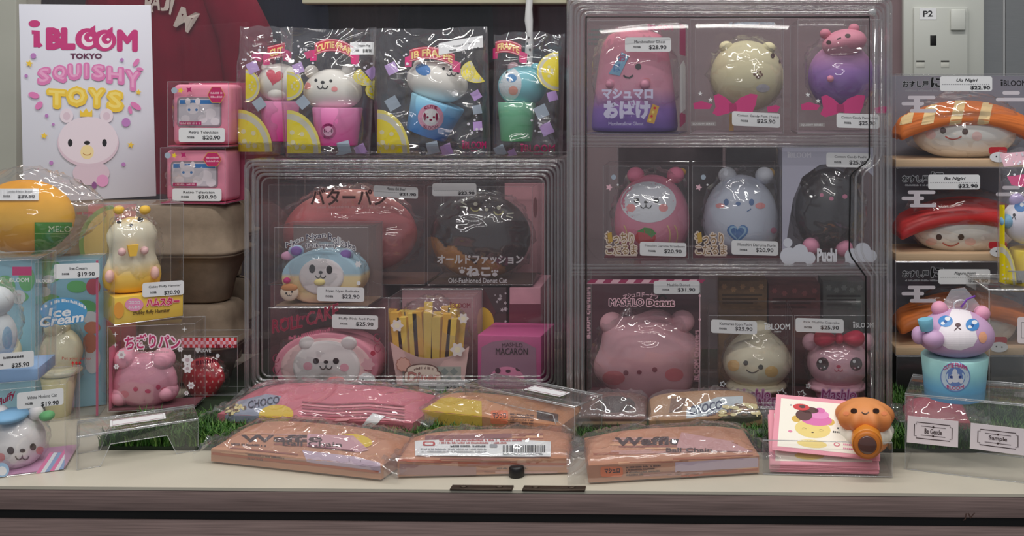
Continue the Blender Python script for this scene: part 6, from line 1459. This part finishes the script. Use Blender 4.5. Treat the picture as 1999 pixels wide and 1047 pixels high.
cards = [(0, 0, 0), (.001, .0012, .6), (-.001, .0024, -.8), (.0015, .0036, .4), (-.0005, .0048, 1.0), (.0, .0060, -.5), (.002, .0072, 5.0)]
for i, (dx, dz, rr) in enumerate(cards):
    top_ = i == len(cards) - 1
    base = M0 @ Vector((dx - .004, -d2 + .0035 + (.001 if top_ else 0), .0032 + dz * 1.6 + (.012 if top_ else 0)))
    lab = 'uppermost pink-bordered card with dessert bear picture, tilted in the tray' if top_ else ('lowest', 'second lowest', 'third lowest', 'third highest', 'second highest', 'flat uppermost')[i] + ' pink-bordered card of the stack in the clear tray'
    T2 = Thing('gift_card', lab, 'card', base, rotd, -53 if not top_ else -50, None if top_ else 'pink cards in the clear tray', rr)
    cw, chh = .146, .088
    box('card_sheet', -cw / 2, cw / 2, 0, .0009, 0, chh, CP, T2.root)
    c = Canvas(T2, -.0001, 'card_print')
    def R(u, v): q = Vector((-cw / 2 + u * cw, 0, v * chh)); return q
    def addl(c, m, uv, fs, k):   # print laid directly in card space
        if m not in c.ms: c.ms.append(m)
        b0 = len(c.vs); c.vs += [(-cw / 2 + u * cw, -.0002 - .00005 * k, v * chh) for u, v in uv]; c.fs += [tuple(j + b0 for j in f) for f in fs]; c.mi += [c.ms.index(m)] * len(fs)
    def disc_(m, u, v, ru, rv, k): addl(c, m, [(u + ru * math.cos(2 * math.pi * j / 18), v + rv * math.sin(2 * math.pi * j / 18)) for j in range(18)], [tuple(range(18))], k)
    def word(m, s_, u0, v0, u1, v1, k): vs, fs = txt(s_, .02); addl(c, m, [(u0 + a_ * (u1 - u0), v1 - b_ * (v1 - v0)) for a_, b_ in vs], fs, k)
    addl(c, CI, [(.05, .07), (.95, .07), (.95, .93), (.05, .93)], [(0, 1, 2, 3)], 0)
    if i >= len(cards) - 2:
        Y_ = mat((242, 214, 120), .5); Y2 = mat((226, 180, 70), .5)
        for u in (.21, .53): disc_(Y2, u, .58, .045, .06, 1)
        disc_(Y_, .37, .43, .17, .16, 2); disc_(Y_, .37, .17, .14, .07, 2)
        disc_(mat((232, 110, 180), .5), .40, .60, .15, .11, 3); disc_(mat((240, 140, 200), .5), .42, .70, .10, .08, 4); disc_(mat((232, 110, 180), .5), .43, .77, .05, .05, 5)
        disc_(mat((90, 44, 44), .5), .28, .66, .08, .10, 5); disc_(mat((90, 44, 44), .5), .33, .76, .09, .06, 5); disc_(RED, .25, .80, .08, .06, 6); disc_(mat((90, 44, 44), .5), .26, .81, .03, .03, 7)
        for u in (.29, .45): disc_(DBROWN, u, .42, .020, .014, 6); disc_(Y_, u, .412, .020, .014, 7)
        disc_(DBROWN, .37, .37, .012, .010, 6); disc_(mat((226, 110, 130), .5), .60, .20, .030, .035, 3); disc_(CI, .60, .20, .018, .02, 4)
        [addl(c, m_, [(u, v), (u + .013, v), (u + .013, v + .03), (u, v + .03)], [(0, 1, 2, 3)], 3) for m_, u0, n_, v in ((INK, .60, 7, .47), (INK, .56, 10, .40), (PINK, .66, 11, .20), (PINK, .66, 10, .13)) for u in [u0 + .017 * q_ for q_ in range(n_)]]
        disc_(GREY, .15, .82, .01, .014, 3); disc_(PINK, .16, .35, .02, .02, 3)
    c.build()
# cream puff torch figure resting on the cards
q = at(1688, 850, .083); T = Thing('cream_puff_figure', 'orange cream puff figure with smiling face and lens tube on the cards', 'figure', (q.x, .083, T.pt(1690, 896, .05 - .0).z - .03 if False else .036), 0)
OB = mat((226, 132, 56), .5, .4, vary=.06, scale=30); T.d = 0
zz = (T.pt(1688, 836).z, T.pt(1688, 782).z)
OB2 = mat((226, 132, 56), .5, .4, grad=(zz, [(0, (206, 104, 34)), (1, (236, 150, 84))]))
def scal(x, y, z): A = math.atan2(y, x); k = 1 + .085 * math.cos(9 * A) * max(0, 1 - abs(z) ** 3); return (x * k, y * k, z)
bb = T.blob('bottom_bun', 1688, 862, 45, 22, OB, .012, .030, None)
cm_ = T.blob('cream_layer', 1688, 842, 55, 28, soft((246, 238, 222)), .010, .036, lambda x, y, z: (x * (1 + .05 * math.cos(11 * math.atan2(y, x))), y * (1 + .05 * math.cos(11 * math.atan2(y, x))), z), seg=44)
tb_ = T.blob('top_bun', 1688, 812, 54, 32, OB2, .004, .040, scal, seg=54, ring=26)
face(T, tb_, [(1667, 803, 6.5, 5), (1710, 803, 6.5, 5)], None, smile(1689, 805, 7, 4, 2), [(1652, 808, 6, 4), (1726, 808, 6, 4)], em=mat((50, 26, 16), .3), cm=mat((232, 128, 74), .6))
LT = mat((222, 130, 30), .35, .5); a0 = T.pt(1691, 852, -.02); a1 = T.pt(1693, 868, -.052)
tube_ = mk('lens_tube', *tubevf([a0, a0.lerp(a1, .4), a0.lerp(a1, .9), a1], [.0196, .0205, .0205, .0195], 30), LT, T, True)
fw = (a1 - a0).normalized(); 
mk('lens_rim', *tubevf([a1 + fw * .0001, a1 + fw * .003], [.0192, .0150], 30), mat((206, 112, 30), .35), tube_, True)
mk('lens', *tubevf([a1 + fw * .0028, a1 + fw * .0042], [.0128, .0110], 26), mat((96, 60, 54), .08, .8), tube_, True)
